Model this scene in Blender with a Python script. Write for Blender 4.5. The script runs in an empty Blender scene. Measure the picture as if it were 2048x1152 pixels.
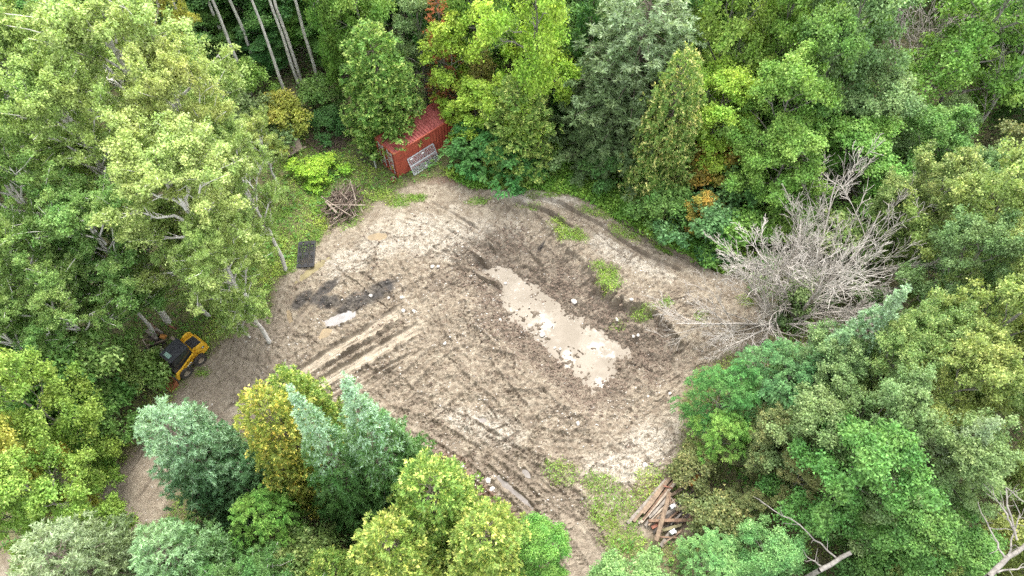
import bpy, math, random
import numpy as np
from mathutils import Vector, Matrix

# ------------------------------------------------------------------ camera, world, sun, exposure
SC = bpy.context.scene
COL = SC.collection
CAM_H = 40.0
PITCH = math.radians(57.0)
FPX = 1365.33                      # focal length in pixels of the 2048 px wide photograph (24 mm on 36 mm)
cam = bpy.data.cameras.new("camera")
cam.sensor_width = 36.0
cam.lens = 24.0
cam.clip_start = 0.5
cam.clip_end = 1500.0
camo = bpy.data.objects.new("camera", cam)
COL.objects.link(camo)
camo.location = (0, 0, CAM_H)
camo.rotation_euler = (math.radians(90.0) - PITCH, 0, 0)
SC.camera = camo

SUN_EL, SUN_AZ = 66.0, 10.0        # elevation; degrees clockwise from straight ahead (+Y)
world = bpy.data.worlds.new("World")
SC.world = world
world.use_nodes = True
nt = world.node_tree
nt.nodes.clear()
sky = nt.nodes.new("ShaderNodeTexSky")
sky.sky_type = 'NISHITA'
sky.sun_disc = False
sky.sun_elevation = math.radians(SUN_EL)
sky.sun_rotation = math.radians(SUN_AZ)
sky.air_density = 1.0
sky.dust_density = 2.0
sky.ozone_density = 1.0
hs = nt.nodes.new("ShaderNodeHueSaturation")     # thin cloud: the sky is nearly grey
hs.inputs["Saturation"].default_value = 0.25
bg = nt.nodes.new("ShaderNodeBackground")
bg.inputs["Strength"].default_value = 0.15
wo = nt.nodes.new("ShaderNodeOutputWorld")
nt.links.new(sky.outputs[0], hs.inputs["Color"])
nt.links.new(hs.outputs[0], bg.inputs["Color"])
nt.links.new(bg.outputs[0], wo.inputs["Surface"])

sun = bpy.data.lights.new("sun", 'SUN')
sun.energy = 0.6
sun.angle = math.radians(20.0)
sun.color = (1.0, 0.965, 0.91)
suno = bpy.data.objects.new("sun", sun)
COL.objects.link(suno)
_e, _a = math.radians(SUN_EL), math.radians(SUN_AZ)
_d = Vector((math.sin(_a) * math.cos(_e), math.cos(_a) * math.cos(_e), math.sin(_e)))
suno.rotation_euler = _d.to_track_quat('Z', 'Y').to_euler()
suno.location = _d * 200

SC.view_settings.view_transform = 'Standard'
SC.view_settings.look = 'None'
SC.view_settings.gamma = 1.0
SC.view_settings.use_curve_mapping = False
SC.view_settings.exposure = 2.72
SC.render.engine = 'CYCLES'
SC.cycles.max_bounces = 8
SC.cycles.diffuse_bounces = 6
SC.cycles.transmission_bounces = 4
SC.cycles.use_denoising = False

# ------------------------------------------------------------------ helpers
rng = np.random.default_rng(11)
random.seed(11)
CP, SP = math.cos(PITCH), math.sin(PITCH)


def G(px, py, z=0.0):
    """Survey helper: where the sight line of a point in the photograph meets height z."""
    u = (px - 1024) / FPX
    v = (576 - py) / FPX
    dy, dz = CP + v * SP, -SP + v * CP
    t = (CAM_H - z) / -dz
    return np.array([u * t, dy * t, z])


def depth_at(p):
    return p[1] * CP - (p[2] - CAM_H) * SP


def GP(pts, z=0.0):
    return np.array([G(a, b, z)[:2] for a, b in pts])


def norm(a):
    return a / np.maximum(np.linalg.norm(a, axis=-1, keepdims=True), 1e-9)


def hash2(ix, iy, seed):
    h = (ix.astype(np.int64) * 374761393 + iy.astype(np.int64) * 668265263 + seed * 1442695041) & 0xFFFFFFFF
    h = ((h ^ (h >> 13)) * 1274126177) & 0xFFFFFFFF
    h = (h ^ (h >> 16)) & 0xFFFFFFFF
    return h / 4294967295.0


def vnoise(x, y, seed=0):
    xi, yi = np.floor(x), np.floor(y)
    fx, fy = x - xi, y - yi
    fx = fx * fx * (3 - 2 * fx)
    fy = fy * fy * (3 - 2 * fy)
    a = hash2(xi, yi, seed)
    b = hash2(xi + 1, yi, seed)
    c = hash2(xi, yi + 1, seed)
    d = hash2(xi + 1, yi + 1, seed)
    return (a + (b - a) * fx) * (1 - fy) + (c + (d - c) * fx) * fy


def fbm(x, y, f, o=4, seed=0, gain=0.5):
    s, a, t = 0.0, 1.0, 0.0
    for k in range(o):
        s = s + a * vnoise(x * f + 17.3 * k, y * f - 9.1 * k, seed + k)
        t += a
        a *= gain
        f *= 2.03
    return s / t


def sstep(a, b, x):
    t = np.clip((x - a) / (b - a), 0, 1)
    return t * t * (3 - 2 * t)


def seg_dist(x, y, poly):
    """distance to a polyline, signed side offset and arc length along it"""
    best = np.full(x.shape, 1e9)
    arc = np.zeros(x.shape)
    side = np.zeros(x.shape)
    s0 = 0.0
    for (ax, ay), (bx, by) in zip(poly[:-1], poly[1:]):
        dx, dy = bx - ax, by - ay
        L = math.hypot(dx, dy)
        t = np.clip(((x - ax) * dx + (y - ay) * dy) / (L * L), 0, 1)
        ex, ey = x - (ax + t * dx), y - (ay + t * dy)
        d = np.hypot(ex, ey)
        m = d < best
        best = np.where(m, d, best)
        arc = np.where(m, s0 + t * L, arc)
        side = np.where(m, np.sign(dx * ey - dy * ex) * d, side)
        s0 += L
    return best, side, arc, s0


def poly_sdf(x, y, poly):
    """negative inside"""
    closed = list(poly) + [poly[0]]
    d = seg_dist(x, y, closed)[0]
    inside = np.zeros(x.shape, bool)
    for (ax, ay), (bx, by) in zip(closed[:-1], closed[1:]):
        c = (ay > y) != (by > y)
        with np.errstate(divide='ignore', invalid='ignore'):
            xs = (bx - ax) * (y - ay) / (by - ay + 1e-12) + ax
        inside ^= c & (x < xs)
    return np.where(inside, -d, d)


def new_mesh(name, verts, faces, n_per_face=4, smooth=False, attrs=None, mats=()):
    me = bpy.data.meshes.new(name)
    verts = np.asarray(verts, np.float32)
    faces = np.asarray(faces, np.int32)
    nf = len(faces)
    me.vertices.add(len(verts))
    me.vertices.foreach_set("co", verts.ravel())
    me.loops.add(nf * n_per_face)
    me.loops.foreach_set("vertex_index", faces.ravel())
    me.polygons.add(nf)
    me.polygons.foreach_set("loop_start", np.arange(0, nf * n_per_face, n_per_face, dtype=np.int32))
    me.polygons.foreach_set("use_smooth", np.full(nf, smooth, bool))
    for an, dom, typ, data in (attrs or ()):
        at = me.attributes.new(an, typ, dom)
        key = "color" if typ == 'FLOAT_COLOR' else "value"
        at.data.foreach_set(key, np.asarray(data, np.float32).ravel())
    me.update(calc_edges=True)
    for m in mats:
        me.materials.append(m)
    return me


def link(name, data, parent=None, loc=None, rot=None, scale=None):
    o = bpy.data.objects.new(name, data)
    COL.objects.link(o)
    if parent is not None:
        o.parent = parent
    if loc is not None:
        o.location = loc
    if rot is not None:
        o.rotation_euler = rot
    if scale is not None:
        o.scale = scale
    return o


def tag(o, label=None, cat=None, group=None, kind=None):
    if label:
        o["label"] = label
    if cat:
        o["category"] = cat
    if group:
        o["group"] = group
    if kind:
        o["kind"] = kind
    return o


# ---- materials
def mat(name, rough=0.8, spec=0.3):
    m = bpy.data.materials.new(name)
    m.use_nodes = True
    n = m.node_tree.nodes
    b = n["Principled BSDF"]
    b.inputs["Roughness"].default_value = rough
    b.inputs["Specular IOR Level"].default_value = spec
    return m, m.node_tree, b


def N(t, typ, **kw):
    n = t.nodes.new(typ)
    for k, v in kw.items():
        if hasattr(n, k):
            setattr(n, k, v)
        else:
            n.inputs[k].default_value = v
    return n


def mixc(t, fac, a, b, blend='MIX'):
    n = t.nodes.new("ShaderNodeMix")
    n.data_type = 'RGBA'
    n.blend_type = blend
    for sock, val in ((n.inputs[0], fac), (n.inputs[6], a), (n.inputs[7], b)):
        if hasattr(val, "links"):
            t.links.new(val, sock)
        elif isinstance(val, (tuple, list)):
            sock.default_value = (*val[:3], 1)
        else:
            sock.default_value = val
    return n.outputs[2]


def ramp(t, fac, lo, hi):
    n = t.nodes.new("ShaderNodeMapRange")
    n.interpolation_type = 'SMOOTHSTEP'
    t.links.new(fac, n.inputs[0])
    n.inputs[1].default_value = lo
    n.inputs[2].default_value = hi
    return n.outputs[0]


def noise(t, scale, detail=3, rough=0.55, vec=None, obj=True):
    n = t.nodes.new("ShaderNodeTexNoise")
    n.inputs["Scale"].default_value = scale
    n.inputs["Detail"].default_value = detail
    n.inputs["Roughness"].default_value = rough
    if vec is None:
        tc = t.nodes.new("ShaderNodeTexCoord")
        vec = tc.outputs["Object"]
    t.links.new(vec, n.inputs["Vector"])
    return n.outputs[0]


def worn(name, c1, c2, scale=3.0, rough=0.7, spec=0.3, bump=0.0, metal=0.0, c3=None):
    m, t, b = mat(name, rough, spec)
    f = ramp(t, noise(t, scale, 5, 0.65), 0.38, 0.62)
    col = mixc(t, f, c1, c2)
    if c3:
        col = mixc(t, ramp(t, noise(t, scale * 2.7, 4, 0.7), 0.56, 0.68), col, c3)
    t.links.new(col, b.inputs["Base Color"])
    b.inputs["Metallic"].default_value = metal
    if bump:
        bn = t.nodes.new("ShaderNodeBump")
        bn.inputs["Strength"].default_value = bump
        bn.inputs["Distance"].default_value = 0.02
        t.links.new(noise(t, scale * 6, 4), bn.inputs["Height"])
        t.links.new(bn.outputs[0], b.inputs["Normal"])
    return m


LEAF_GAIN = 1.75


def leafmat(name, base, tip=None, dark=0.52, trans=0.42, rough=0.5, tip_lo=0.55, tip_hi=0.95):
    """leaf colour: base to tip colour along the per-leaf attribute, every leaf a little different"""
    m, t, b = mat(name, rough, 0.28)
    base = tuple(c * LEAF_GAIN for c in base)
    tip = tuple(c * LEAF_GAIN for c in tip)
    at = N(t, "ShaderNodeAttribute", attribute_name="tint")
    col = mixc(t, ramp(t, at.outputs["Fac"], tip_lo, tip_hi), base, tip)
    ge = t.nodes.new("ShaderNodeNewGeometry")
    v = t.nodes.new("ShaderNodeMapRange")
    t.links.new(ge.outputs["Random Per Island"], v.inputs[0])
    v.inputs[3].default_value = dark
    v.inputs[4].default_value = 1.45
    oi = t.nodes.new("ShaderNodeObjectInfo")
    h = t.nodes.new("ShaderNodeHueSaturation")
    t.links.new(col, h.inputs["Color"])
    t.links.new(v.outputs[0], h.inputs["Value"])
    hh = t.nodes.new("ShaderNodeMapRange")
    t.links.new(oi.outputs["Random"], hh.inputs[0])
    hh.inputs[3].default_value = 0.485
    hh.inputs[4].default_value = 0.512
    nz = noise(t, 0.55, 2, 0.5)
    hn = t.nodes.new("ShaderNodeMapRange")
    t.links.new(nz, hn.inputs[0])
    hn.inputs[1].default_value = 0.3
    hn.inputs[2].default_value = 0.7
    hn.inputs[3].default_value = -0.018
    hn.inputs[4].default_value = 0.014
    ha = N(t, "ShaderNodeMath", operation='ADD')
    t.links.new(hh.outputs[0], ha.inputs[0])
    t.links.new(hn.outputs[0], ha.inputs[1])
    t.links.new(ha.outputs[0], h.inputs["Hue"])
    t.links.new(h.outputs[0], b.inputs["Base Color"])
    tr = t.nodes.new("ShaderNodeBsdfTranslucent")
    tc = mixc(t, 1.0, h.outputs[0], (1.0, 1.0, 0.6), 'MULTIPLY')
    t.links.new(tc, tr.inputs["Color"])
    mx = t.nodes.new("ShaderNodeMixShader")
    mx.inputs[0].default_value = trans
    t.links.new(b.outputs[0], mx.inputs[1])
    t.links.new(tr.outputs[0], mx.inputs[2])
    t.links.new(mx.outputs[0], t.nodes["Material Output"].inputs["Surface"])
    return m


M = {}
LEAF = {
    "poplar": ((0.15, 0.215, 0.058), (0.26, 0.325, 0.105)),
    "poplar_pale": ((0.175, 0.232, 0.068), (0.32, 0.365, 0.14)),
    "poplar_green": ((0.090, 0.165, 0.040), (0.20, 0.285, 0.090)),
    "yellowing": ((0.200, 0.220, 0.040), (0.42, 0.38, 0.090)),
    "maple": ((0.066, 0.142, 0.032), (0.125, 0.23, 0.056)),
    "maple_lime": ((0.128, 0.208, 0.038), (0.245, 0.325, 0.072)),
    "lime_bright": ((0.165, 0.262, 0.034), (0.285, 0.370, 0.058)),
    "maple_bright": ((0.095, 0.185, 0.034), (0.18, 0.285, 0.064)),
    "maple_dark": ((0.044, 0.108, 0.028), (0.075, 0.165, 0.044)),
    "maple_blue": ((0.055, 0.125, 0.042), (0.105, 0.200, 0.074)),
    "ash_grey": ((0.095, 0.152, 0.054), (0.18, 0.25, 0.1)),
    "olive": ((0.1, 0.155, 0.044), (0.22, 0.265, 0.09)),
    "olive_yellow": ((0.135, 0.18, 0.048), (0.29, 0.315, 0.1)),
    "olive_brown": ((0.092, 0.115, 0.04), (0.19, 0.18, 0.065)),
    "orange": ((0.170, 0.150, 0.028), (0.36, 0.230, 0.045)),
    "compound": ((0.045, 0.125, 0.03), (0.085, 0.2, 0.052)),
    "compound_pale": ((0.095, 0.185, 0.058), (0.19, 0.300, 0.105)),
    "cedar": ((0.098, 0.18, 0.038), (0.32, 0.385, 0.11)),
    "cedar_cream": ((0.105, 0.180, 0.042), (0.48, 0.45, 0.170)),
    "cedar_dark": ((0.036, 0.088, 0.022), (0.085, 0.150, 0.038)),
    "cedar_gold": ((0.135, 0.175, 0.034), (0.5, 0.42, 0.095)),
    "cedar_lime": ((0.115, 0.185, 0.038), (0.38, 0.4, 0.105)),
    "cedar_brown": ((0.130, 0.140, 0.036), (0.32, 0.250, 0.085)),
    "spruce_blue": ((0.07, 0.132, 0.054), (0.19, 0.272, 0.165)),
    "spruce_two": ((0.062, 0.142, 0.038), (0.225, 0.320, 0.225)),
    "spruce_green": ((0.062, 0.13, 0.036), (0.155, 0.245, 0.12)),
    "spruce_grey": ((0.085, 0.125, 0.05), (0.175, 0.228, 0.125)),
    "spruce_olive": ((0.085, 0.125, 0.045), (0.2, 0.25, 0.13)),
    "dead_needles": ((0.160, 0.055, 0.024), (0.25, 0.090, 0.040)),
    "weeds": ((0.105, 0.19, 0.028), (0.225, 0.315, 0.055)),
    "undergrowth": ((0.065, 0.14, 0.028), (0.15, 0.245, 0.05)),
    "fresh": ((0.160, 0.280, 0.028), (0.28, 0.40, 0.050)),
}
for k, (a, b_) in LEAF.items():
    M[k] = leafmat("leaf_" + k, a, b_)

M["bark_pale"] = worn("bark_pale", (0.50, 0.47, 0.41), (0.33, 0.30, 0.25), 4.0, 0.85, c3=(0.10, 0.09, 0.075))
M["bark_birch"] = worn("bark_birch", (0.66, 0.62, 0.56), (0.46, 0.43, 0.38), 3.0, 0.85, c3=(0.16, 0.14, 0.12))
M["bark_brown"] = worn("bark_brown", (0.17, 0.135, 0.105), (0.095, 0.075, 0.058), 6.0, 0.9)
M["bark_dead"] = worn("bark_dead", (0.44, 0.40, 0.345), (0.31, 0.275, 0.235), 5.0, 0.85)
M["bark_grey"] = worn("bark_grey", (0.22, 0.20, 0.172), (0.14, 0.125, 0.105), 5.0, 0.85)

# ------------------------------------------------------------------ terrain
WATER_Z = -1.25
water_px = [(960, 536), (985, 529), (1012, 540), (1050, 560), (1085, 580), (1110, 602), (1128, 622), (1160, 640), (1192, 655),
            (1212, 678), (1240, 690), (1285, 708), (1268, 720), (1236, 722), (1228, 742), (1205, 765), (1186, 780), (1165, 764),
            (1135, 735), (1100, 706), (1062, 672), (1030, 640), (1014, 612), (1000, 585), (985, 556)]
WATER = GP(water_px, WATER_Z)
plateau_px = [(985, 425), (1030, 425), (1075, 440), (1098, 470), (1130, 500), (1165, 530), (1195, 575), (1230, 605), (1275, 618),
              (1310, 630), (1340, 655), (1348, 705), (1338, 745), (1350, 790), (1420, 820), (1560, 700),
              (1500, 560), (1420, 500), (1290, 425), (1180, 370), (1080, 350), (960, 380)]
PLATEAU = GP(plateau_px)
clear_px = [(560, 560), (600, 520), (625, 490), (660, 462), (720, 440), (745, 405), (800, 385), (850, 362), (915, 350), (940, 375),
            (1010, 380), (1080, 383), (1150, 392), (1200, 415), (1260, 450), (1330, 490), (1400, 520), (1460, 545), (1540, 600),
            (1540, 690), (1450, 720), (1370, 760), (1350, 830), (1370, 880), (1400, 930), (1420, 1000), (1380, 1060), (1290, 1075),
            (1240, 1040), (1215, 1080), (1240, 1220), (1120, 1220), (1090, 1100), (1040, 1040), (980, 1010), (900, 960), (840, 900),
            (700, 870), (560, 850), (470, 870), (380, 950), (330, 1040), (230, 1120), (60, 1240), (-60, 1180), (150, 1010), (215, 940),
            (300, 880), (345, 800), (370, 760), (420, 710), (480, 660), (545, 620)]
CLEAR = GP(clear_px)

# tyre ruts: polyline in survey points, width, depth, tread
RUTS = [
    ([(812, 618), (740, 662), (655, 714), (560, 772), (450, 830)], 0.80, 0.19, 0),
    ([(846, 650), (770, 697), (690, 742), (600, 792), (500, 840)], 0.80, 0.19, 0),
    ([(735, 640), (680, 658), (640, 672)], 0.5, 0.08, 0),
    ([(800, 650), (720, 697), (640, 745)], 0.20, 0.12, 0),
    ([(815, 668), (740, 712), (660, 760), (600, 795)], 0.18, 0.13, 0),
    ([(830, 655), (760, 690), (700, 728)], 0.16, 0.11, 0),
    ([(790, 640), (700, 690), (620, 735)], 0.14, 0.10, 0),
    ([(800, 720), (720, 765), (650, 805)], 0.22, 0.13, 0),
    ([(840, 700), (770, 738), (720, 768)], 0.20, 0.13, 0),
    ([(770, 655), (700, 680), (650, 700)], 0.14, 0.08, 0),
    ([(860, 690), (800, 730), (740, 775)], 0.16, 0.10, 0),
    ([(820, 600), (780, 625), (735, 650)], 0.16, 0.08, 0),
    ([(950, 860), (1040, 920), (1120, 1000)], 0.16, 0.07, 0),
    ([(880, 870), (960, 920), (1050, 1000), (1120, 1090)], 0.16, 0.07, 0),
    ([(1010, 1000), (1080, 1080), (1130, 1150)], 0.16, 0.07, 0),
    ([(900, 850), (980, 880), (1060, 930)], 0.4, 0.06, 1),
    ([(990, 870), (1080, 920), (1160, 1000), (1210, 1060)], 0.4, 0.07, 1),
    ([(880, 640), (930, 650), (990, 690)], 0.40, 0.06, 1),
    ([(910, 620), (960, 650), (1010, 700)], 0.2, 0.08, 0),
    ([(980, 780), (1040, 790), (1110, 780)], 0.4, 0.07, 1),
    ([(830, 470), (870, 500), (930, 520)], 0.2, 0.06, 0),
    ([(920, 440), (970, 470), (1000, 500)], 0.2, 0.08, 0),
    ([(1200, 830), (1260, 800), (1310, 760)], 0.4, 0.05, 1),
    ([(1180, 920), (1110, 930), (1050, 910)], 0.4, 0.06, 1),
    ([(760, 735), (700, 770), (650, 800)], 0.5, 0.09, 0),
    ([(815, 560), (775, 575), (740, 600)], 0.4, 0.04, 0),
    ([(905, 665), (850, 715), (790, 770), (740, 800)], 0.42, 0.07, 1),
    ([(930, 690), (870, 735), (820, 790)], 0.42, 0.08, 1),
    ([(760, 740), (800, 760), (835, 795)], 0.42, 0.06, 1),
    ([(780, 815), (870, 850), (960, 905), (1040, 965), (1110, 1040), (1180, 1150)], 0.45, 0.065, 1),
    ([(760, 850), (850, 880), (930, 930), (1010, 1000), (1080, 1070), (1140, 1160)], 0.45, 0.065, 1),
    ([(830, 800), (930, 840), (1040, 905), (1130, 985), (1190, 1060), (1260, 1170)], 0.45, 0.065, 1),
    ([(860, 900), (940, 960), (1010, 1030), (1080, 1120)], 0.40, 0.07, 1),
    ([(960, 700), (1000, 760), (1060, 830)], 0.5, 0.09, 1),
    ([(1000, 740), (930, 790), (880, 830)], 0.42, 0.07, 1),
    ([(890, 660), (960, 700), (1040, 720)], 0.42, 0.06, 1),
    ([(1060, 760), (1120, 820), (1180, 850)], 0.42, 0.08, 1),
    ([(1020, 850), (1110, 870), (1200, 865)], 0.42, 0.06, 1),
    ([(1100, 800), (1070, 870), (1050, 920)], 0.42, 0.07, 1),
    ([(1140, 880), (1220, 900), (1290, 880)], 0.42, 0.05, 1),
    ([(900, 730), (990, 810), (1040, 880)], 0.42, 0.06, 1),
    ([(850, 400), (905, 430), (965, 468)], 0.35, 0.06, 0),
    ([(880, 455), (930, 485), (985, 520)], 0.40, 0.09, 0),
    ([(800, 440), (850, 450), (900, 475)], 0.35, 0.04, 0),
    ([(930, 520), (975, 548), (1010, 560)], 0.40, 0.07, 0),
    ([(860, 610), (880, 660), (905, 700)], 0.40, 0.06, 1),
    ([(920, 590), (935, 640), (960, 690)], 0.42, 0.06, 1),
    ([(1040, 395), (1120, 415), (1200, 460), (1290, 520), (1370, 555)], 0.5, 0.03, 0),
    ([(1010, 405), (1090, 430), (1150, 470)], 0.45, 0.04, 0),
    ([(1180, 400), (1250, 455), (1330, 505), (1410, 545)], 0.5, 0.035, 0),
    ([(700, 545), (640, 590), (600, 640), (560, 700)], 0.4, 0.05, 0),
    ([(420, 760), (360, 800), (300, 870), (240, 960)], 0.6, 0.06, 0),
    ([(470, 790), (400, 850), (330, 930), (280, 1010)], 0.6, 0.06, 0),
]
RUTS = [(GP(p), w, d, tr) for p, w, d, tr in RUTS]
# small puddles: centre px, half axes m, rotation deg (from +x), z drop
PUDDLES = [((627, 538), 1.35, 0.30, 48, "olive"), ((755, 473), 0.75, 0.40, 5, "ochre"), ((677, 638), 1.0, 0.42, 25, "pale"),
           ((578, 632), 0.18, 0.5, 20, "ochre"), ((1030, 985), 1.3, 0.17, -40, "grey"),
           ((650, 665), 0.45, 0.3, 60, "ochre"), ((1052, 945), 0.35, 0.18, -40, "grey"), ((965, 840), 0.28, 0.18, 0, "grey"),
           ((600, 524), 0.22, 0.22, 0, "olive"), ((1430, 540), 1.7, 0.35, -30, "olive")]


def poly_noise(x, y, amp=0.35, seed=5):
    return amp * (fbm(x, y, 0.9, 4, seed) - 0.5) * 2


def terrain(x, y, full=False):
    x = np.asarray(x, float)
    y = np.asarray(y, float)
    jit = poly_noise(x, y, 0.45, 5)
    dW = poly_sdf(x, y, WATER) + 0.7 * jit
    dP = poly_sdf(x, y, PLATEAU) + 0.9 * poly_noise(x, y, 0.6, 9) + 0.9 * (fbm(x, y, 3.2, 3, 12) - 0.5)
    dC = poly_sdf(x, y, CLEAR)
    dC0 = dC
    clear = sstep(0.6, -0.6, dC + poly_noise(x, y, 0.9, 21) * 0.8)
    plat = sstep(0.22, -0.22, dP) * sstep(-0.3, 0.6, dC0 * -1) * sstep(19.0, 21.5, y)
    nearP = sstep(3.0, 0.0, dP)
    z0 = 0.10 * (fbm(x, y, 0.12, 3, 40) - 0.5)
    top = z0 + 0.45 * plat * sstep(-7.0, -1.0, dP) ** 0 * np.clip(0.55 + 0.45 * sstep(-6, -0.5, dP), 0, 1) + 0.12 * nearP * (1 - plat)
    slope = 0.46 + 0.14 * (1 - nearP)
    bank = WATER_Z - 0.06 + np.maximum(dW, -0.8) * slope * np.where(dW < 0, 0.25, 1)
    # soft minimum so that the rim of the pit rounds off
    k = 0.10
    z = np.where(plat > 0.5, np.maximum(top - 0.02, np.minimum(bank, top)) if False else top, 0)
    h = np.clip(0.5 + 0.5 * (top - bank) / k, 0, 1)
    zb = top * (1 - h) + bank * h - k * h * (1 - h)
    z = zb * (1 - plat) + top * plat
    pit = sstep(0.06, 0.35, top - zb) * (1 - plat)                # inside the digging
    churn = clear * sstep(16.5, 9.0, np.hypot((x + 0.5) / 1.35, (y - 20.5)))
    churn = np.maximum(churn * 0.9, pit)
    # clods and crumbs
    n1 = fbm(x, y, 1.3, 4, 60)
    n2 = fbm(x, y, 4.2, 3, 70)
    rid = 1 - np.abs(2 * fbm(x, y, 1.9, 3, 80) - 1)
    rough = 0.25 + 0.75 * churn
    z = z + clear * rough * (0.30 * (n1 - 0.5) + 0.26 * (n2 - 0.5) + 0.26 * (rid - 0.75) * churn)
    z = z + pit * (0.42 * (fbm(x, y, 2.2, 3, 90) - 0.5) + 0.26 * (fbm(x, y, 6.0, 2, 95) - 0.5)) * sstep(-0.1, 0.5, dW)
    z = z + (1 - clear) * 0.14 * (fbm(x, y, 0.8, 4, 100) - 0.5)
    z = z + clear * churn * (0.20 * (fbm(x, y, 6.5, 2, 97) - 0.5) + 0.16 * sstep(0.56, 0.70, fbm(x, y, 2.6, 3, 98)) * fbm(x, y, 5.0, 2, 99))
    # bed of the pond: rubble bars just awash
    bed = sstep(0.15, -0.15, dW)
    z = z + bed * (0.34 * (fbm(x, y, 1.15, 3, 110) - 0.52) + 0.10 * (n2 - 0.5))
    smooth = np.zeros(x.shape)
    fresh = np.zeros(x.shape)  # turned soil of the rut rims, plus shade painted into cracks and pit bank
    wx = x + 0.5 * (fbm(x, y, 1.1, 2, 150) - 0.5)
    wy = y + 0.5 * (fbm(x, y, 1.1, 2, 155) - 0.5)
    for (rx, ry, fq, sd_) in ((0.80, 0.60, 0.9, 160), (0.75, -0.66, 0.8, 170)):
        u_, v_ = wx * rx + wy * ry, -wx * ry + wy * rx
        rg = 1 - np.abs(2 * fbm(u_ * 0.32, v_ * 1.25, fq, 3, sd_) - 1)
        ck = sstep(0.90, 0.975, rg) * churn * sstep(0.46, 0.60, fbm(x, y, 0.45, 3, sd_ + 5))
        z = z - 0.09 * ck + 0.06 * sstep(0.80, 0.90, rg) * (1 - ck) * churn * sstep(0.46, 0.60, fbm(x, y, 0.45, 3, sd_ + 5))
        fresh = np.maximum(fresh, ck)  # cracks darkened: crevice shade put into the damp soil colour
    for P, w, d, tr in RUTS:
        lo, hi = P.min(0) - 1.5, P.max(0) + 1.5
        m = (x > lo[0]) & (x < hi[0]) & (y > lo[1]) & (y < hi[1])
        if not m.any():
            continue
        xm, ym = x[m], y[m]
        wob = 0.10 * (fbm(xm, ym, 0.9, 2, 120) - 0.5)
        ds, sd, arc, L = seg_dist(xm, ym, P)
        sd = sd + wob
        ds = np.abs(sd) if len(P) > 1 else ds
        ds = np.maximum(ds, seg_dist(xm, ym, P)[0] - 0.05)
        fade = sstep(0, 0.8, arc) * sstep(0, 0.8, L - arc) * (0.55 + 0.6 * vnoise(arc * 0.5, arc * 0 + 3, 7))
        hw = w / 2
        inside = sstep(hw + 0.05, hw - 0.05, ds)
        rim = np.exp(-((ds - hw - 0.10) / 0.09) ** 2) * (0.4 + 1.1 * fbm(xm, ym, 2.5, 2, 130))
        prof = -1.3 * d * inside + 1.25 * d * rim
        if tr:
            ch = np.sin(2 * math.pi * (arc + 0.9 * np.abs(sd)) / 0.26)
            prof = prof + inside * 0.05 * np.sign(ch) * np.minimum(1, np.abs(ch) * 2.5)
        else:
            prof = prof + d * 0.55 * np.exp(-(sd / 0.05) ** 2) * inside
        zz = z[m]
        loc = inside * fade
        if not tr:
            base = 0.02 * (n1[m] - 0.5)
            zz = zz * (1 - 0.85 * loc) + base * 0.85 * loc
            smooth[m] = np.maximum(smooth[m], loc * (w > 0.7))
        z[m] = zz + prof * fade
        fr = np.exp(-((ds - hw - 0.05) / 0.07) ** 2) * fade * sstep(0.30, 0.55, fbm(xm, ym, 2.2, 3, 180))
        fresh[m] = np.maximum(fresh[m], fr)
    for (c, a, b, rot, kind) in PUDDLES:
        cx, cy, _ = G(*c)
        r = math.radians(rot)
        ux = (x - cx) * math.cos(r) + (y - cy) * math.sin(r)
        uy = -(x - cx) * math.sin(r) + (y - cy) * math.cos(r)
        q = np.hypot(ux / a, uy / b) + 0.35 * (fbm(x, y, 1.6, 3, 140) - 0.5)
        f = sstep(1.25, 0.75, q)
        z = z * (1 - f) + (-0.10 + 0.0 * z) * f
    if not full:
        return z
    return z, dict(dW=dW, dP=dP, dC=dC, clear=clear, plat=plat, pit=pit, churn=churn, smooth=smooth, fresh=np.maximum(np.maximum(fresh, pit * sstep(0.44, 0.62, fbm(x, y, 2.0, 4, 190))), 0.9 * sstep(0.50, 0.12, dW)), nearP=nearP, n1=n1)  # pit bank up to the crest takes painted shade; the shore strip is wet mud


def ell(x, y, c, rx, ry, rot=0, seed=3, wob=0.5):
    """soft patch centred on a survey point, half axes in metres"""
    cx, cy, _ = G(*c)
    r = math.radians(rot)
    ux = (x - cx) * math.cos(r) + (y - cy) * math.sin(r)
    uy = -(x - cx) * math.sin(r) + (y - cy) * math.cos(r)
    return sstep(1.3, 0.55, np.hypot(ux / rx, uy / ry) + wob * 2 * (fbm(x, y, 0.9, 4, seed) - 0.5))


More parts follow.
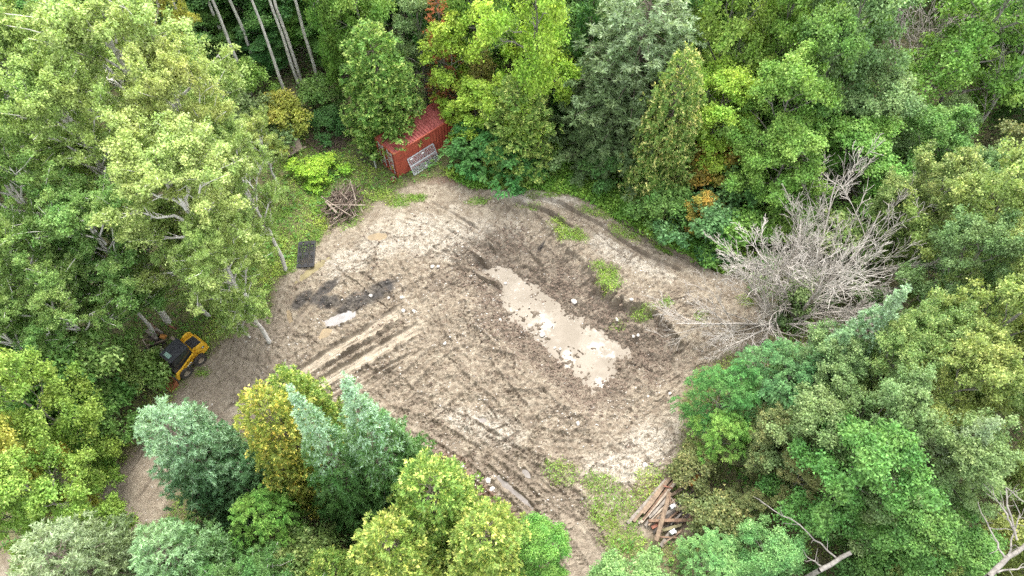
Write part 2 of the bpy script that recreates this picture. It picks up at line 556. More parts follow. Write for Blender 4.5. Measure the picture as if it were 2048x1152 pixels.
WEED_PATCHES = [((1140, 475), 1.3, 0.6, -30, 1.0), ((1118, 452), 0.7, 0.4, -30, 0.8), ((1215, 562), 0.8, 1.0, 0, 0.9), ((1285, 625), 0.8, 0.5, 0, 0.7),
                ((1330, 612), 0.5, 0.4, 0, 0.6), ((1195, 540), 0.6, 0.5, 0, .6), ((838, 395), 0.9, 0.35, 0, 1.0), ((955, 405), 1.0, 0.3, 0, 0.8), ((1055, 420), 0.9, 0.3, 0, .5),
                ((1130, 950), 1.0, 0.7, -30, 0.4), ((1225, 1005), 1.7, 1.1, -30, 0.38), ((1195, 965), 1.0, 0.6, 0, .5), ((1300, 955), 0.9, 0.7, 0, 0.35), ((1290, 985), 0.9, 0.6, 0, .35),
                ((1205, 1030), 0.8, 0.6, -40, 0.6), ((1320, 500), 0.8, 0.3, -30, 0.9), ((1245, 470), 1.4, 0.4, -30, 0.6), ((1185, 430), 1.6, 0.35, -25, 0.5), ((1080, 395), 1.6, .3, 0, .6),
                ((1490, 610), 0.7, 0.5, 0, 0.4), ((1400, 640), 0.6, .5, 0, .25), ((700, 450), 0.8, 0.5, 0, 0.5), ((790, 400), 1.0, .6, 0, .7), ((1380, 900), 0.8, 1.2, 0, .5),
                ((405, 745), 0.5, 0.35, 0, 0.6), ((945, 1010), 0.9, 0.6, -40, 0.35), ((1240, 640), .5, .3, 0, .4), ((1365, 990), .8, .8, 0, .4), ((1260, 1085), 1.2, 0.7, 0, .8)]
VERGE_L = GP([(560, 330), (630, 295), (700, 320), (735, 335), (770, 352), (800, 365), (775, 395), (735, 405), (715, 438), (668, 455), (640, 470), (626, 488), (600, 520), (568, 555), (520, 590), (470, 640), (430, 690), (350, 690), (450, 560), (520, 440)])
VERGE_R = GP([(900, 350), (930, 335), (1040, 330), (1100, 300), (1150, 270), (1230, 350), (1330, 430), (1420, 480), (1500, 520), (1450, 545), (1400, 522), (1330, 490), (1260, 450), (1200, 415), (1150, 390), (1080, 380), (1010, 378), (945, 375)])


def cover(x, y):
    """density of low green growth, 0..1"""
    dC = poly_sdf(x, y, CLEAR) + poly_noise(x, y, 0.9, 21) * 0.9
    g = 0.42 * sstep(-0.2, 0.8, dC)
    vl = poly_sdf(x, y, VERGE_L)
    vr = poly_sdf(x, y, VERGE_R)
    patch = 0.35 + 0.9 * sstep(0.35, 0.6, fbm(x, y, 0.5, 4, 33))
    g = np.maximum(g, 0.85 * sstep(0.5, -0.5, vl + poly_noise(x, y, 0.8, 22)) * np.minimum(1, patch))
    g = np.maximum(g, 1.0 * sstep(0.4, -0.4, vr + poly_noise(x, y, 0.6, 23)))
    for c, rx, ry, rot, dn in WEED_PATCHES:
        g = np.maximum(g, dn * ell(x, y, c, rx, ry, rot, 31, 0.7))
    return g


# one sheet: fine in the clearing, coarser towards the horizon
xs = np.concatenate([-np.geomspace(420, 26, 40), np.arange(-25.5, 19.0, 0.072), np.geomspace(19.2, 420, 42)])
ys = np.concatenate([-np.geomspace(380, 7.0, 26)[:-1] , np.linspace(-7, 5.5, 26), np.arange(5.8, 38.5, 0.072), np.geomspace(38.7, 460, 46)])
gx, gy = np.meshgrid(xs, ys)
X, Y = gx.ravel(), gy.ravel()
Zt, T = terrain(X, Y, True)
nx, ny = len(xs), len(ys)
idx = np.arange(nx * ny).reshape(ny, nx)
quads = np.stack([idx[:-1, :-1], idx[:-1, 1:], idx[1:, 1:], idx[1:, :-1]], -1).reshape(-1, 4)
grass = cover(X, Y)
char = np.zeros_like(X)
for c, rx, ry, rot in (((655, 603), 1.2, .5, -12), ((605, 598), .9, .42, 60), ((765, 572), 1.4, .6, 25), ((720, 600), 1.8, .7, 35), ((655, 575), .9, .35, 45), ((700, 615), 1.0, .4, 30), ((1085, 488), .7, .18, 50)):
    char = np.maximum(char, ell(X, Y, c, rx, ry, rot, 35, 0.75))
char *= 0.55 + 0.45 * fbm(X, Y, 2.0, 4, 36)
pale = np.zeros_like(X)
for c, rx, ry, rot in (((1250, 520), 3.4, 1.1, -30), ((1060, 400), 3.2, .8, -5), ((870, 470), 5, 2.2, 0), ((1300, 880), 2.6, 1.2, 20), ((700, 520), 2.5, 1.2, 20), ((1250, 930), 2, 1, 0), ((960, 850), 3, 1, -20), ((780, 480), 3, 1.2, 10)):
    pale = np.maximum(pale, ell(X, Y, c, rx, ry, rot, 38, 0.6))
litter = np.maximum(ell(X, Y, (900, 940), 1.6, .9, -40, 41, .7), ell(X, Y, (985, 1000), 1.9, .4, -40, 42, .6))
litter = np.maximum(litter, ell(X, Y, (890, 355), 2.2, .8, 10, 43, .7))
litter = np.maximum(litter, ell(X, Y, (660, 285), 1.8, 1.0, 0, 44, .7))
litter = np.maximum(litter, ell(X, Y, (320, 690), 2.6, 1.4, 30, 45, .7))
litter = np.maximum(litter, ell(X, Y, (1350, 1010), 2.2, 2.0, 0, 46, .5))
wet = np.maximum(T["pit"] * sstep(2.6, 0.4, T["dW"] + 0.8 * (T["n1"] - .5)) , 0.75 * T["pit"])
wet = np.maximum(wet, 0.75 * ell(X, Y, (420, 800), 5.0, 3.0, 30, 47, .4))
wet = np.maximum(wet, 0.7 * ell(X, Y, (480, 690), 3.5, 1.6, 30, 48, .5))
wet = np.maximum(wet, 0.6 * ell(X, Y, (1080, 1040), 6.0, 1.6, -42, 49, .4))
wet = np.maximum(wet, 0.6 * ell(X, Y, (270, 980), 5.0, 3.0, 40, 50, .3))
wet = np.maximum(wet, 0.5 * ell(X, Y, (860, 880), 3.0, .9, -30, 51, .5))
wet = np.maximum(wet, 0.55 * ell(X, Y, (1320, 510), 5.0, .35, -32, 52, .5))
floor_m = 1 - T["clear"]
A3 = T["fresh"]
A1 = np.stack([wet, pale, grass, char], -1)
A2 = np.stack([litter, T["smooth"], floor_m, T["churn"]], -1)

gm, t, b = mat("soil", 0.85, 0.25)
a1 = N(t, "ShaderNodeAttribute", attribute_name="mask_a")
a2 = N(t, "ShaderNodeAttribute", attribute_name="mask_b")
s1 = t.nodes.new("ShaderNodeSeparateColor")
s2 = t.nodes.new("ShaderNodeSeparateColor")
t.links.new(a1.outputs["Color"], s1.inputs[0])
t.links.new(a2.outputs["Color"], s2.inputs[0])
n_big = noise(t, 0.55, 5, 0.62)
n_mid = noise(t, 2.6, 5, 0.66)
n_fine = noise(t, 11.0, 4, 0.7)
n_grit = noise(t, 34.0, 2, 0.6)
col = mixc(t, ramp(t, n_mid, 0.34, 0.64), (0.132, 0.103, 0.074), (0.262, 0.225, 0.174))
col = mixc(t, ramp(t, n_big, 0.36, 0.66), mixc(t, 0.45, col, (0.125, 0.098, 0.073)), col)
# pale dry crust
mp = N(t, "ShaderNodeMath", operation='MULTIPLY')
t.links.new(s1.outputs[1], mp.inputs[0])
t.links.new(ramp(t, n_mid, 0.30, 0.55), mp.inputs[1])
col = mixc(t, mp.outputs[0], col, (0.300, 0.268, 0.224))
# churned brown clods
mc = N(t, "ShaderNodeMath", operation='MULTIPLY')
t.links.new(s2.outputs[0], mc.inputs[0])
t.links.new(s2.outputs[0], mc.inputs[1])
churn_f = N(t, "ShaderNodeMath", operation='MULTIPLY')
t.links.new(a2.outputs["Alpha"], churn_f.inputs[0])
t.links.new(ramp(t, n_fine, 0.46, 0.66), churn_f.inputs[1])
col = mixc(t, churn_f.outputs[0], col, (0.115, 0.087, 0.064))
# damp soil
wf = N(t, "ShaderNodeMath", operation='MULTIPLY')
t.links.new(s1.outputs[0], wf.inputs[0])
mr = t.nodes.new("ShaderNodeMapRange")
t.links.new(n_mid, mr.inputs[0])
mr.inputs[1].default_value = 0.3
mr.inputs[2].default_value = 0.65
mr.inputs[3].default_value = 1.0
mr.inputs[4].default_value = 0.55
t.links.new(mr.outputs[0], wf.inputs[1])
col = mixc(t, wf.outputs[0], col, mixc(t, ramp(t, n_fine, 0.35, 0.65), (0.118, 0.093, 0.070), (0.196, 0.160, 0.124)))
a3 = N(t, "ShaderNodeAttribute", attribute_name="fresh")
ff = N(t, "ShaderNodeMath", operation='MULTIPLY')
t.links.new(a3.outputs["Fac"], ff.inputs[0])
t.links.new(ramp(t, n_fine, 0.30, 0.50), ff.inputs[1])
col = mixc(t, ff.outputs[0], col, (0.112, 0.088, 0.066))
# smooth slick of the deep ruts
col = mixc(t, s2.outputs[1], col, mixc(t, ramp(t, n_mid, .35, .65), (0.225, 0.187, 0.143), (0.290, 0.245, 0.192)))
# grit: pale crumbs and chips
gr = N(t, "ShaderNodeMath", operation='MULTIPLY')
t.links.new(ramp(t, n_grit, 0.66, 0.75), gr.inputs[0])
gr.inputs[1].default_value = 0.42
col = mixc(t, gr.outputs[0], col, (0.40, 0.37, 0.325))
# scorched soil
col = mixc(t, s1.outputs[2] if False else a1.outputs["Alpha"], col, (0.028, 0.027, 0.028))
# litter: rusty leaf crumbs
lf = N(t, "ShaderNodeMath", operation='MULTIPLY')
t.links.new(s2.outputs[0], lf.inputs[0])
t.links.new(ramp(t, n_fine, 0.40, 0.58), lf.inputs[1])
col = mixc(t, lf.outputs[0], col, mixc(t, ramp(t, n_grit, .4, .6), (0.085, 0.048, 0.034), (0.17, 0.095, 0.065)))
# green film of moss and seedlings, and the forest floor
gf = N(t, "ShaderNodeMath", operation='MULTIPLY')
t.links.new(s1.outputs[2], gf.inputs[0])
t.links.new(ramp(t, n_fine, 0.34, 0.60), gf.inputs[1])
col = mixc(t, s2.outputs[2], col, mixc(t, ramp(t, n_fine, .38, .62), (0.070, 0.054, 0.037), (0.130, 0.102, 0.070)))
col = mixc(t, gf.outputs[0], col, mixc(t, ramp(t, n_mid, .4, .6), (0.075, 0.115, 0.024), (0.16, 0.18, 0.055)))
col = mixc(t, 1.0, col, (1.17, 1.17, 1.12), "MULTIPLY")
t.links.new(col, b.inputs["Base Color"])
bn = t.nodes.new("ShaderNodeBump")
bn.inputs["Strength"].default_value = 0.7
bn.inputs["Distance"].default_value = 0.06
ad = N(t, "ShaderNodeMath", operation='ADD')
t.links.new(n_fine, ad.inputs[0])
m2 = N(t, "ShaderNodeMath", operation='MULTIPLY')
t.links.new(n_grit, m2.inputs[0])
m2.inputs[1].default_value = 0.45
t.links.new(m2.outputs[0], ad.inputs[1])
t.links.new(ad.outputs[0], bn.inputs["Height"])
dm = N(t, "ShaderNodeMath", operation='MULTIPLY_ADD')
t.links.new(s2.outputs[1], dm.inputs[0])
dm.inputs[1].default_value = -0.6
dm.inputs[2].default_value = 0.75
t.links.new(dm.outputs[0], bn.inputs["Strength"])
t.links.new(bn.outputs[0], b.inputs["Normal"])
rr = t.nodes.new("ShaderNodeMapRange")
t.links.new(s1.outputs[0], rr.inputs[0])
rr.inputs[3].default_value = 0.9
rr.inputs[4].default_value = 0.62
t.links.new(rr.outputs[0], b.inputs["Roughness"])
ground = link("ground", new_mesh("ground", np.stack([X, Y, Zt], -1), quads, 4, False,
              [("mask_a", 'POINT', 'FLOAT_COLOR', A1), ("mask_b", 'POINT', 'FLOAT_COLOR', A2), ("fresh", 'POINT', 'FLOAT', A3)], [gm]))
tag(ground, "churned brown mud of the clearing running into dark forest floor", kind="structure")


def ZG(x, y):
    return float(terrain(np.array([x]), np.array([y]))[0])


# ---- water
def watermat(name, c1, c2, scale=1.2, r0=0.03):
    m, t, b = mat(name, 0.06, 0.5)
    b.inputs["IOR"].default_value = 1.33
    nz = noise(t, scale, 4, 0.6)
    t.links.new(mixc(t, ramp(t, nz, .38, .62), c1, c2), b.inputs["Base Color"])
    r = t.nodes.new("ShaderNodeMapRange")
    t.links.new(ramp(t, noise(t, scale * 1.1, 4, .65), .27, .50), r.inputs[0])
    r.inputs[3].default_value = r0
    r.inputs[4].default_value = 0.60
    t.links.new(r.outputs[0], b.inputs["Roughness"])
    bp = t.nodes.new("ShaderNodeBump")
    bp.inputs["Strength"].default_value = 0.06
    bp.inputs["Distance"].default_value = 0.02
    t.links.new(noise(t, 5.0, 3, .5), bp.inputs["Height"])
    t.links.new(bp.outputs[0], b.inputs["Normal"])
    return m


def water_sheet(name, poly, z, m, label):
    n = len(poly)
    me = bpy.data.meshes.new(name)
    me.from_pydata([(p[0], p[1], z) for p in poly], [], [list(range(n))])
    me.materials.append(m)
    me.update()
    o = link(name, me)
    return tag(o, label, kind="structure")


cen = WATER.mean(0)
hullp = []
for i in range(len(WATER)):
    p0, p1, p2 = WATER[i - 1], WATER[i], WATER[(i + 1) % len(WATER)]
    tn = norm((p2 - p0)[None])[0]
    nn = np.array([tn[1], -tn[0]])
    if poly_sdf(np.array([p1[0] + nn[0] * .1]), np.array([p1[1] + nn[1] * .1]), WATER)[0] < 0:
        nn = -nn
    hullp.append(p1 + nn * 0.75)
M["water_silt"] = watermat("water_silt", (0.168, 0.140, 0.104), (0.212, 0.180, 0.138), 0.55)
water_sheet("water", hullp, WATER_Z, M["water_silt"], "milky brown rainwater standing along the bottom of the dug pit")
PC = {"olive": ((0.16, 0.130, 0.062), (0.20, 0.165, 0.08)), "ochre": ((0.22, 0.165, 0.095), (0.18, 0.135, 0.08)),
      "pale": ((0.20, 0.186, 0.174), (0.25, 0.232, 0.218)), "grey": ((0.13, 0.112, 0.096), (0.165, 0.145, 0.125))}
for k, (a, b_) in PC.items():
    M["pud_" + k] = watermat("puddle_" + k, a, b_, 2.0, 0.32)
PL = ["olive green puddle in a long rut beside the black plastic tray", "ochre puddle in the mud below the brush pile",
      "pale bright puddle beside the scorched soil", "small ochre puddle at the trees' edge left of the scorched soil",
      "long grey puddle in the wheel track near the rubble", "small ochre puddle just below the pale puddle",
      "small grey puddle in the tracks above the long grey one", "small grey puddle in the open churned mud", "tiny olive puddle below the black tray",
      "brown puddle on the path under the big bare tree"]
for (c, a, b_, rot, kind), lab in zip(PUDDLES, PL):
    cx, cy, _ = G(*c)
    r = math.radians(rot)
    pts = []
    for i in range(28):
        th = 2 * math.pi * i / 28
        ex, ey = 1.25 * a * math.cos(th), 1.25 * b_ * math.sin(th)
        pts.append((cx + ex * math.cos(r) - ey * math.sin(r), cy + ex * math.sin(r) + ey * math.cos(r)))
    water_sheet("puddle", pts, -0.055, M["pud_" + kind], lab)

# ------------------------------------------------------------------ foliage generators
UP = np.array([0, 0, 1.0])


def rdir(n):
    return norm(rng.normal(size=(n, 3)))


def leaves_mesh(name, pos, nrm, dr, ln, wd, tint, mats, fold=0.25, quad=False):
    """leaves or needle tufts: kite-shaped quads where they show large, single blades where each is a pixel or two"""
    n = len(pos)
    dr = norm(dr - nrm * np.sum(dr * nrm, -1, keepdims=True))
    sd = np.cross(nrm, dr)
    ln = np.broadcast_to(np.asarray(ln, float), (n,))[:, None]
    wd = np.broadcast_to(np.asarray(wd, float), (n,))[:, None]
    at = [("tint", 'FACE', 'FLOAT', np.clip(tint, 0, 1))]
    m = 0.40 + 0.2 * rng.random((n, 1))
    tp = pos + dr * ln - nrm * ln * 0.12
    if quad:
        l = pos + dr * ln * m + sd * wd * 0.5 + nrm * wd * fold
        r = pos + dr * ln * (m + 0.08 * rng.normal(size=(n, 1))) - sd * wd * 0.5 + nrm * wd * fold
        V = np.stack([pos, r, tp, l], 1).reshape(-1, 3)
        return new_mesh(name, V, np.arange(4 * n).reshape(n, 4), 4, False, at, mats)
    l = pos + dr * ln * (m - 0.35) + sd * wd * 0.55
    r = pos + dr * ln * (m - 0.25) - sd * wd * 0.55
    V = np.stack([l, r, tp], 1).reshape(-1, 3)
    return new_mesh(name, V, np.arange(3 * n).reshape(n, 3), 3, False, at, mats)


def tubes_mesh(name, segs, mats, sides=6, smooth=True):
    """segs: rows of p0(3) p1(3) r0 r1"""
    S = np.asarray(segs, float)
    n = len(S)
    p0, p1, r0, r1 = S[:, :3], S[:, 3:6], S[:, 6:7], S[:, 7:8]
    d = norm(p1 - p0)
    ref = np.where(np.abs(d[:, 2:3]) > 0.9, np.array([[1.0, 0, 0]]), np.array([[0, 0, 1.0]]))
    u = norm(np.cross(d, ref))
    v = np.cross(d, u)
    an = np.arange(sides) * 2 * math.pi / sides
    ring = u[:, None] * np.cos(an)[None, :, None] + v[:, None] * np.sin(an)[None, :, None]
    A = p0[:, None] - d[:, None] * 0.0 + ring * r0[:, None]
    B = p1[:, None] + ring * r1[:, None]
    V = np.concatenate([A, B], 1).reshape(-1, 3)
    k = np.arange(sides)
    k2 = (k + 1) % sides
    f = np.stack([k, k2, k2 + sides, k + sides], -1)
    Fc = (np.arange(n)[:, None, None] * (2 * sides) + f[None]).reshape(-1, 4)
    return new_mesh(name, V, Fc, 4, smooth, None, mats)


def bent(p0, p1, r0, r1, n=3, wob=0.06, sag=0.0):
    """a slightly crooked branch as n segments"""
    p0, p1 = np.asarray(p0, float), np.asarray(p1, float)
    L = np.linalg.norm(p1 - p0)
    pts = [p0]
    for i in range(1, n):
        f = i / n
        q = p0 + (p1 - p0) * f + rng.normal(size=3) * L * wob * math.sin(math.pi * f)
        q[2] += sag * L * math.sin(math.pi * f)
        pts.append(q)
    pts.append(p1)
    out = []
    for i in range(n):
        ra = r0 + (r1 - r0) * i / n
        rb = r0 + (r1 - r0) * (i + 1) / n
        out.append([*pts[i], *pts[i + 1], ra, rb])
    return out, pts


def broadleaf(name, seed, h, R, cb, nl, nsub, clump_r, sub_n, leaf_n, ll, lw, lift=0.55, lean=(0, 0), spread=0.3,
              up=0.55, irregular=0.35, trunk_r=0.16, mats=("maple", "bark_grey"), tint_up=0.5, compound=False, feather=0, wobble=0.010):
    global rng
    rng = np.random.default_rng(seed)
    segs = []
    lean = np.array([lean[0], lean[1]])

    def axis(z):
        f = z / h
        return np.array([lean[0] * f * f * h, lean[1] * f * f * h, z])
    nseg = 8
    prev = axis(0)
    for i in range(nseg):
        z = h * 0.96 * (i + 1) / nseg
        q = axis(z) + np.array([*(rng.normal(size=2) * wobble * h), 0])
        segs.append([*prev, *q, trunk_r * (1 - 0.80 * i / nseg), trunk_r * (1 - 0.80 * (i + 1) / nseg)])
        prev = q
    cc, cr, cw = [], [], []
    az = rng.random() * 6.28
    for k in range(nl):
        tt = (k + 0.5) / nl
        zs = h * (cb * 0.85 + (0.9 - cb * 0.85) * tt)
        az += 2.4 + rng.normal() * 0.35
        ze = min(h * 0.985, zs + lift * R * (0.5 + 0.8 * tt) * (0.7 + 0.5 * rng.random()))
        tz = (ze / h - cb) / (1 - cb)
        env = math.sqrt(max(0.04, 1 - ((tz - 0.38) / 0.66) ** 2))
        rr = R * env * (1 - irregular * rng.random())
        p0 = axis(zs)
        p1 = axis(ze) + np.array([math.cos(az) * rr, math.sin(az) * rr, 0])
        r0 = trunk_r * (0.5 - 0.28 * tt)
        sg, pts = bent(p0, p1, r0, r0 * 0.25, 4, 0.05, 0.06)
        segs += sg
        L = np.linalg.norm(p1 - p0)
        cc.append(p1)
        cr.append(clump_r * (0.8 + 0.5 * rng.random()))
        for j in range(nsub):
            f = 0.35 + 0.62 * (j + rng.random()) / nsub
            q0 = np.array(pts[min(3, int(f * 4))]) * (1 - (f * 4) % 1) + np.array(pts[min(4, int(f * 4) + 1)]) * ((f * 4) % 1)
            dd = norm((p1 - p0)[None])[0] * 0.7 + rng.normal(size=3) * np.array([0.75, 0.75, 0.45]) + UP * 0.25
            ql = L * spread * (0.6 + 0.8 * rng.random()) * (1.25 - 0.5 * f) + 0.3
            q1 = q0 + norm(dd[None])[0] * ql
            sg2, _ = bent(q0, q1, r0 * 0.32, r0 * 0.1, 2, 0.06)
            segs += sg2
            for w_ in range(feather):
                g_ = 0.25 + 0.75 * (w_ + rng.random()) / feather
                cc.append(q0 + (q1 - q0) * g_ + rng.normal(size=3) * 0.10)
                cr.append(clump_r * (0.55 + 0.5 * rng.random()))
            if not feather:
                cc.append(q1)
                cr.append(clump_r * (0.6 + 0.6 * rng.random()))
    cc.append(axis(h * 0.97))
    cr.append(clump_r * 0.8)
    cc, cr = np.array(cc), np.array(cr)
    ctr = np.array([axis(h * (cb + 1) / 2)[0], axis(h * (cb + 1) / 2)[1], h * (cb * 0.6 + 0.4)])
    out = norm((cc - ctr) * np.array([1, 1, 0.8]))
    n = len(cc)
    # sub clusters on each clump
    I = np.repeat(np.arange(n), sub_n)
    d = norm(rdir(len(I)) + 0.55 * out[I] + up * UP)
    sc = cc[I] + d * (cr[I] * (0.35 + 0.65 * np.sqrt(rng.random(len(I)))))[:, None] * np.array([1.1, 1.1, 0.75])
    J = np.repeat(np.arange(len(I)), leaf_n)
    if compound:
        # a leaf is a row of leaflets along an arching stalk
        ax = norm(d * np.array([1, 1, 0.4]) + rdir(len(I)) * 0.5)
        pr = (np.tile(np.arange(leaf_n), len(I)))
        f = (pr // 2 + 1) / (leaf_n / 2)
        sgn = np.where(pr % 2 == 0, 1, -1)[:, None]
        side = norm(np.cross(ax, UP[None] + 0 * ax))
        st = 0.62 * clump_r * (0.8 + 0.5 * rng.random(len(I)))
        pos = sc[J] + ax[J] * (f * st[J])[:, None] - UP * (0.55 * st[J] * f * f)[:, None]
        dr = side[J] * sgn + ax[J] * 0.5 - UP * 0.15
        nn = norm(UP + rng.normal(size=(len(J), 3)) * 0.25 + 0.35 * ax[J])
        tint = 0.25 + 0.5 * rng.random(len(I))[J] + 0.2 * rng.random(len(J))
        lnn = ll * (0.75 + 0.5 * rng.random(len(J)))
        crown = leaves_mesh(name + "_crown", pos, nn, dr, lnn, lw * (0.8 + 0.4 * rng.random(len(J))), tint, [M[mats[0]]], 0.12, True)
    else:
        off = rng.normal(size=(len(J), 3)) * (0.30 * clump_r) * np.array([1, 1, 0.7])
        pos = sc[J] + off
        nn = norm(0.45 * d[J] + up * UP + rng.normal(size=(len(J), 3)) * 0.55)
        dr = rng.normal(size=(len(J), 3)) + 0.6 * out[I][J] - 0.35 * UP
        ct = rng.random(n)
        tint = 0.34 * ct[I][J] + 0.30 * rng.random(len(I))[J] + 0.42 * rng.random(len(J)) + tint_up * 0.25 * (pos[:, 2] / h - 0.6)
        crown = leaves_mesh(name + "_crown", pos, nn, dr, ll * (0.65 + 0.7 * rng.random(len(J))), lw * (0.65 + 0.7 * rng.random(len(J))), tint, [M[mats[0]]])
    trunk = tubes_mesh(name + "_trunk", segs, [M[mats[1]]], 6)
    return dict(trunk=trunk, crown=crown, h=h, R=R)


def conifer(name, seed, h, R, kind, levels, per, mats, power=0.85, base=0.06, droop=0.25, rough=0.25, leaf_n=9, ll=0.3, lw=0.1, sprays=4, bulge=0.0):
    global rng
    rng = np.random.default_rng(seed)
    segs = []
    prev = np.zeros(3)
    for i in range(8):
        q = np.array([*(rng.normal(size=2) * 0.008 * h), h * 0.98 * (i + 1) / 8])
        segs.append([*prev, *q, 0.017 * h * (1 - 0.95 * i / 8), 0.017 * h * (1 - 0.95 * (i + 1) / 8)])
        prev = q
    cc, ax, sz = [], [], []
    az = rng.random() * 6
    lob = rng.random(12) * 6.28
    for i in range(levels):
        f = (i + 0.5 * rng.random()) / levels
        z = h * (base + (0.985 - base) * f)
        env = (1 - f) ** power * (1 - bulge) + bulge * math.sqrt(max(0, 1 - (max(0, f - 0.25) / 0.75) ** 2.2))
        if f < 0.12:
            env *= 0.75 + 2 * f
        r = R * env + (0.06 if power > 1.2 else 0.10)
        size = min(1.0, 0.50 + 2.6 * env) if power > 1.2 else 1.0
        n = max(3, int(per * (0.35 + 0.65 * env)))
        for j in range(n):
            a = az + 2 * math.pi * (j + 0.5 * rng.random()) / n
            lobe = 1 + 0.13 * math.sin(3 * a + lob[i % 12]) + 0.10 * math.sin(5 * a + 0.7 * i)
            rr = r * lobe * (1 - rough * rng.random())
            tip = np.array([math.cos(a) * rr, math.sin(a) * rr, z - droop * rr * 0.55 + (0.12 if kind == 'spruce' else 0.25) * rr])
            b0 = np.array([0, 0, z - (0.0 if kind == 'spruce' else 0.2 * rr)])
            if rng.random() < 0.5:
                segs.append([*b0, *tip, 0.012 + 0.007 * rr, 0.006])
            o = norm((tip - b0)[None])[0]
            m = max(1, int(rr / 0.55))
            for q in range(m):
                g = 1 - q * 0.55 / max(rr, 0.55) * (0.8 + 0.4 * rng.random())
                if g < 0.25:
                    break
                cc.append(b0 + (tip - b0) * g - np.array([0, 0, droop * rr * 0.35 * (g - g * g)]) + rng.normal(size=3) * 0.07)
                ax.append(o)
                sz.append(size)
        az += 0.7
    # leader
    for f in np.linspace(0.9, 1.0, 7):
        cc.append(np.array([0, 0, h * f]))
        ax.append(UP)
        sz.append(0.6 if power > 1.2 else 0.8)
    cc, ax, sz = np.array(cc), np.array(ax), np.array(sz)
    n = len(cc)
    I = np.repeat(np.arange(n), sprays)
    if kind == 'cedar':
        a = norm(ax[I] * np.array([1, 1, 0.5]) + 0.35 * UP + rdir(len(I)) * 0.75)
        c0 = cc[I] + rdir(len(I)) * 0.24 * np.array([1, 1, 0.8])
        pl = norm(np.cross(a, rdir(len(I))) + 0.25 * UP)     # plane normal of the flat spray
        J = np.repeat(np.arange(len(I)), leaf_n)
        sd = np.cross(a, pl)
        ph = rng.uniform(-0.95, 0.95, len(J))
        ds = np.sqrt(rng.random(len(J))) * 0.42
        dr = a[J] * np.cos(ph)[:, None] + sd[J] * np.sin(ph)[:, None]
        pos = c0[J] + dr * (ds * 0.75)[:, None] - UP * (0.35 * ds * ds)[:, None]
        nn = norm(pl[J] + rng.normal(size=(len(J), 3)) * 0.45 + 0.2 * UP)
        tint = 0.10 + 1.35 * ds + 0.42 * (rng.random(len(I))[J] - 0.4) + 0.3 * (rng.random(len(J)) - 0.5)
    else:
        a = norm(ax[I] * 0.85 + 0.30 * UP + rdir(len(I)) * 0.6)
        c0 = cc[I] + rdir(len(I)) * 0.22 * np.array([1, 1, 0.6]) * sz[I][:, None]
        J = np.repeat(np.arange(len(I)), leaf_n)
        dr = norm(a[J] * 0.75 + rdir(len(J)) * 0.8)
        pos = c0[J] + a[J] * (rng.random(len(J)) * 0.22 * sz[I][J])[:, None]
        nn = norm(rdir(len(J)) + 0.55 * UP + 0.3 * ax[I][J])
        hgt = pos[:, 2] / h
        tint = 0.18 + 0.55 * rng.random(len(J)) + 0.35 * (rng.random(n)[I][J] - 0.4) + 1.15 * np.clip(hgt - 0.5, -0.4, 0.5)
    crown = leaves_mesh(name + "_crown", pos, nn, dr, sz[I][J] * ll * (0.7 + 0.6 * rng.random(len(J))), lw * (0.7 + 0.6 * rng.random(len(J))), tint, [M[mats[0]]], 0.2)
    trunk = tubes_mesh(name + "_trunk", segs, [M[mats[1]]], 5)
    return dict(trunk=trunk, crown=crown, h=h, R=R)


def bare_tree(name, seed, h, fan, r0, gens=4, kids=7, matn="bark_dead", stems=1, curve=0.10, thin=0.30, low=0.12):
    """leafless: long limbs fan out from the base, each carrying ever finer straight twigs"""
    global rng
    rng = np.random.default_rng(seed)
    segs, stack = [], []
    for k in range(stems):
        a = 2 * math.pi * k / max(1, stems) + rng.random()
        t = fan * (0.35 + 0.65 * rng.random()) if stems > 1 else 0.05
        stack.append((np.zeros(3), np.array([math.sin(t) * math.cos(a), math.sin(t) * math.sin(a), math.cos(t)]), h * (0.80 + 0.25 * rng.random()), r0, 0))
    while stack:
        p, d, L, r, g = stack.pop()
        n = 7 if g == 0 else (5 if g == 1 else 3)
        pts, dd = [p], d
        for i in range(n):
            dd = norm((dd + rng.normal(size=3) * 0.07 * (1 + 0.5 * g) + UP * curve * (0.5 if g else 0.2))[None])[0]
            q = pts[-1] + dd * L / n
            ra, rb = r * (1 - 0.80 * i / n), r * (1 - 0.80 * (i + 1) / n)
            segs.append([*pts[-1], *q, max(ra, 0.009), max(rb, 0.008)])
            pts.append(q)
        if g >= gens - 1:
            continue
        nk = kids + (4 if g == 0 else 0) + int(rng.integers(0, 3))
        for k in range(nk):
            f = low + (0.97 - low) * (k + rng.random()) / nk
            i = min(n - 1, int(f * n))
            q = pts[i] + (pts[i + 1] - pts[i]) * (f * n - i)
            loc = norm((pts[i + 1] - pts[i])[None])[0]
            side = norm(np.cross(loc, rng.normal(size=3))[None])[0]
            ang = 0.55 * (0.7 + 0.6 * rng.random())
            nd = norm((loc * math.cos(ang) + side * math.sin(ang) + UP * curve)[None])[0]
            stack.append((q, nd, L * (0.50 - 0.22 * f) * (0.75 + 0.6 * rng.random()), max(0.012, r * (1 - 0.8 * f) * 0.50), g + 1))
    return dict(trunk=tubes_mesh(name + "_trunk", segs, [M[matn]], 4), crown=None, h=h, R=h * 0.4)


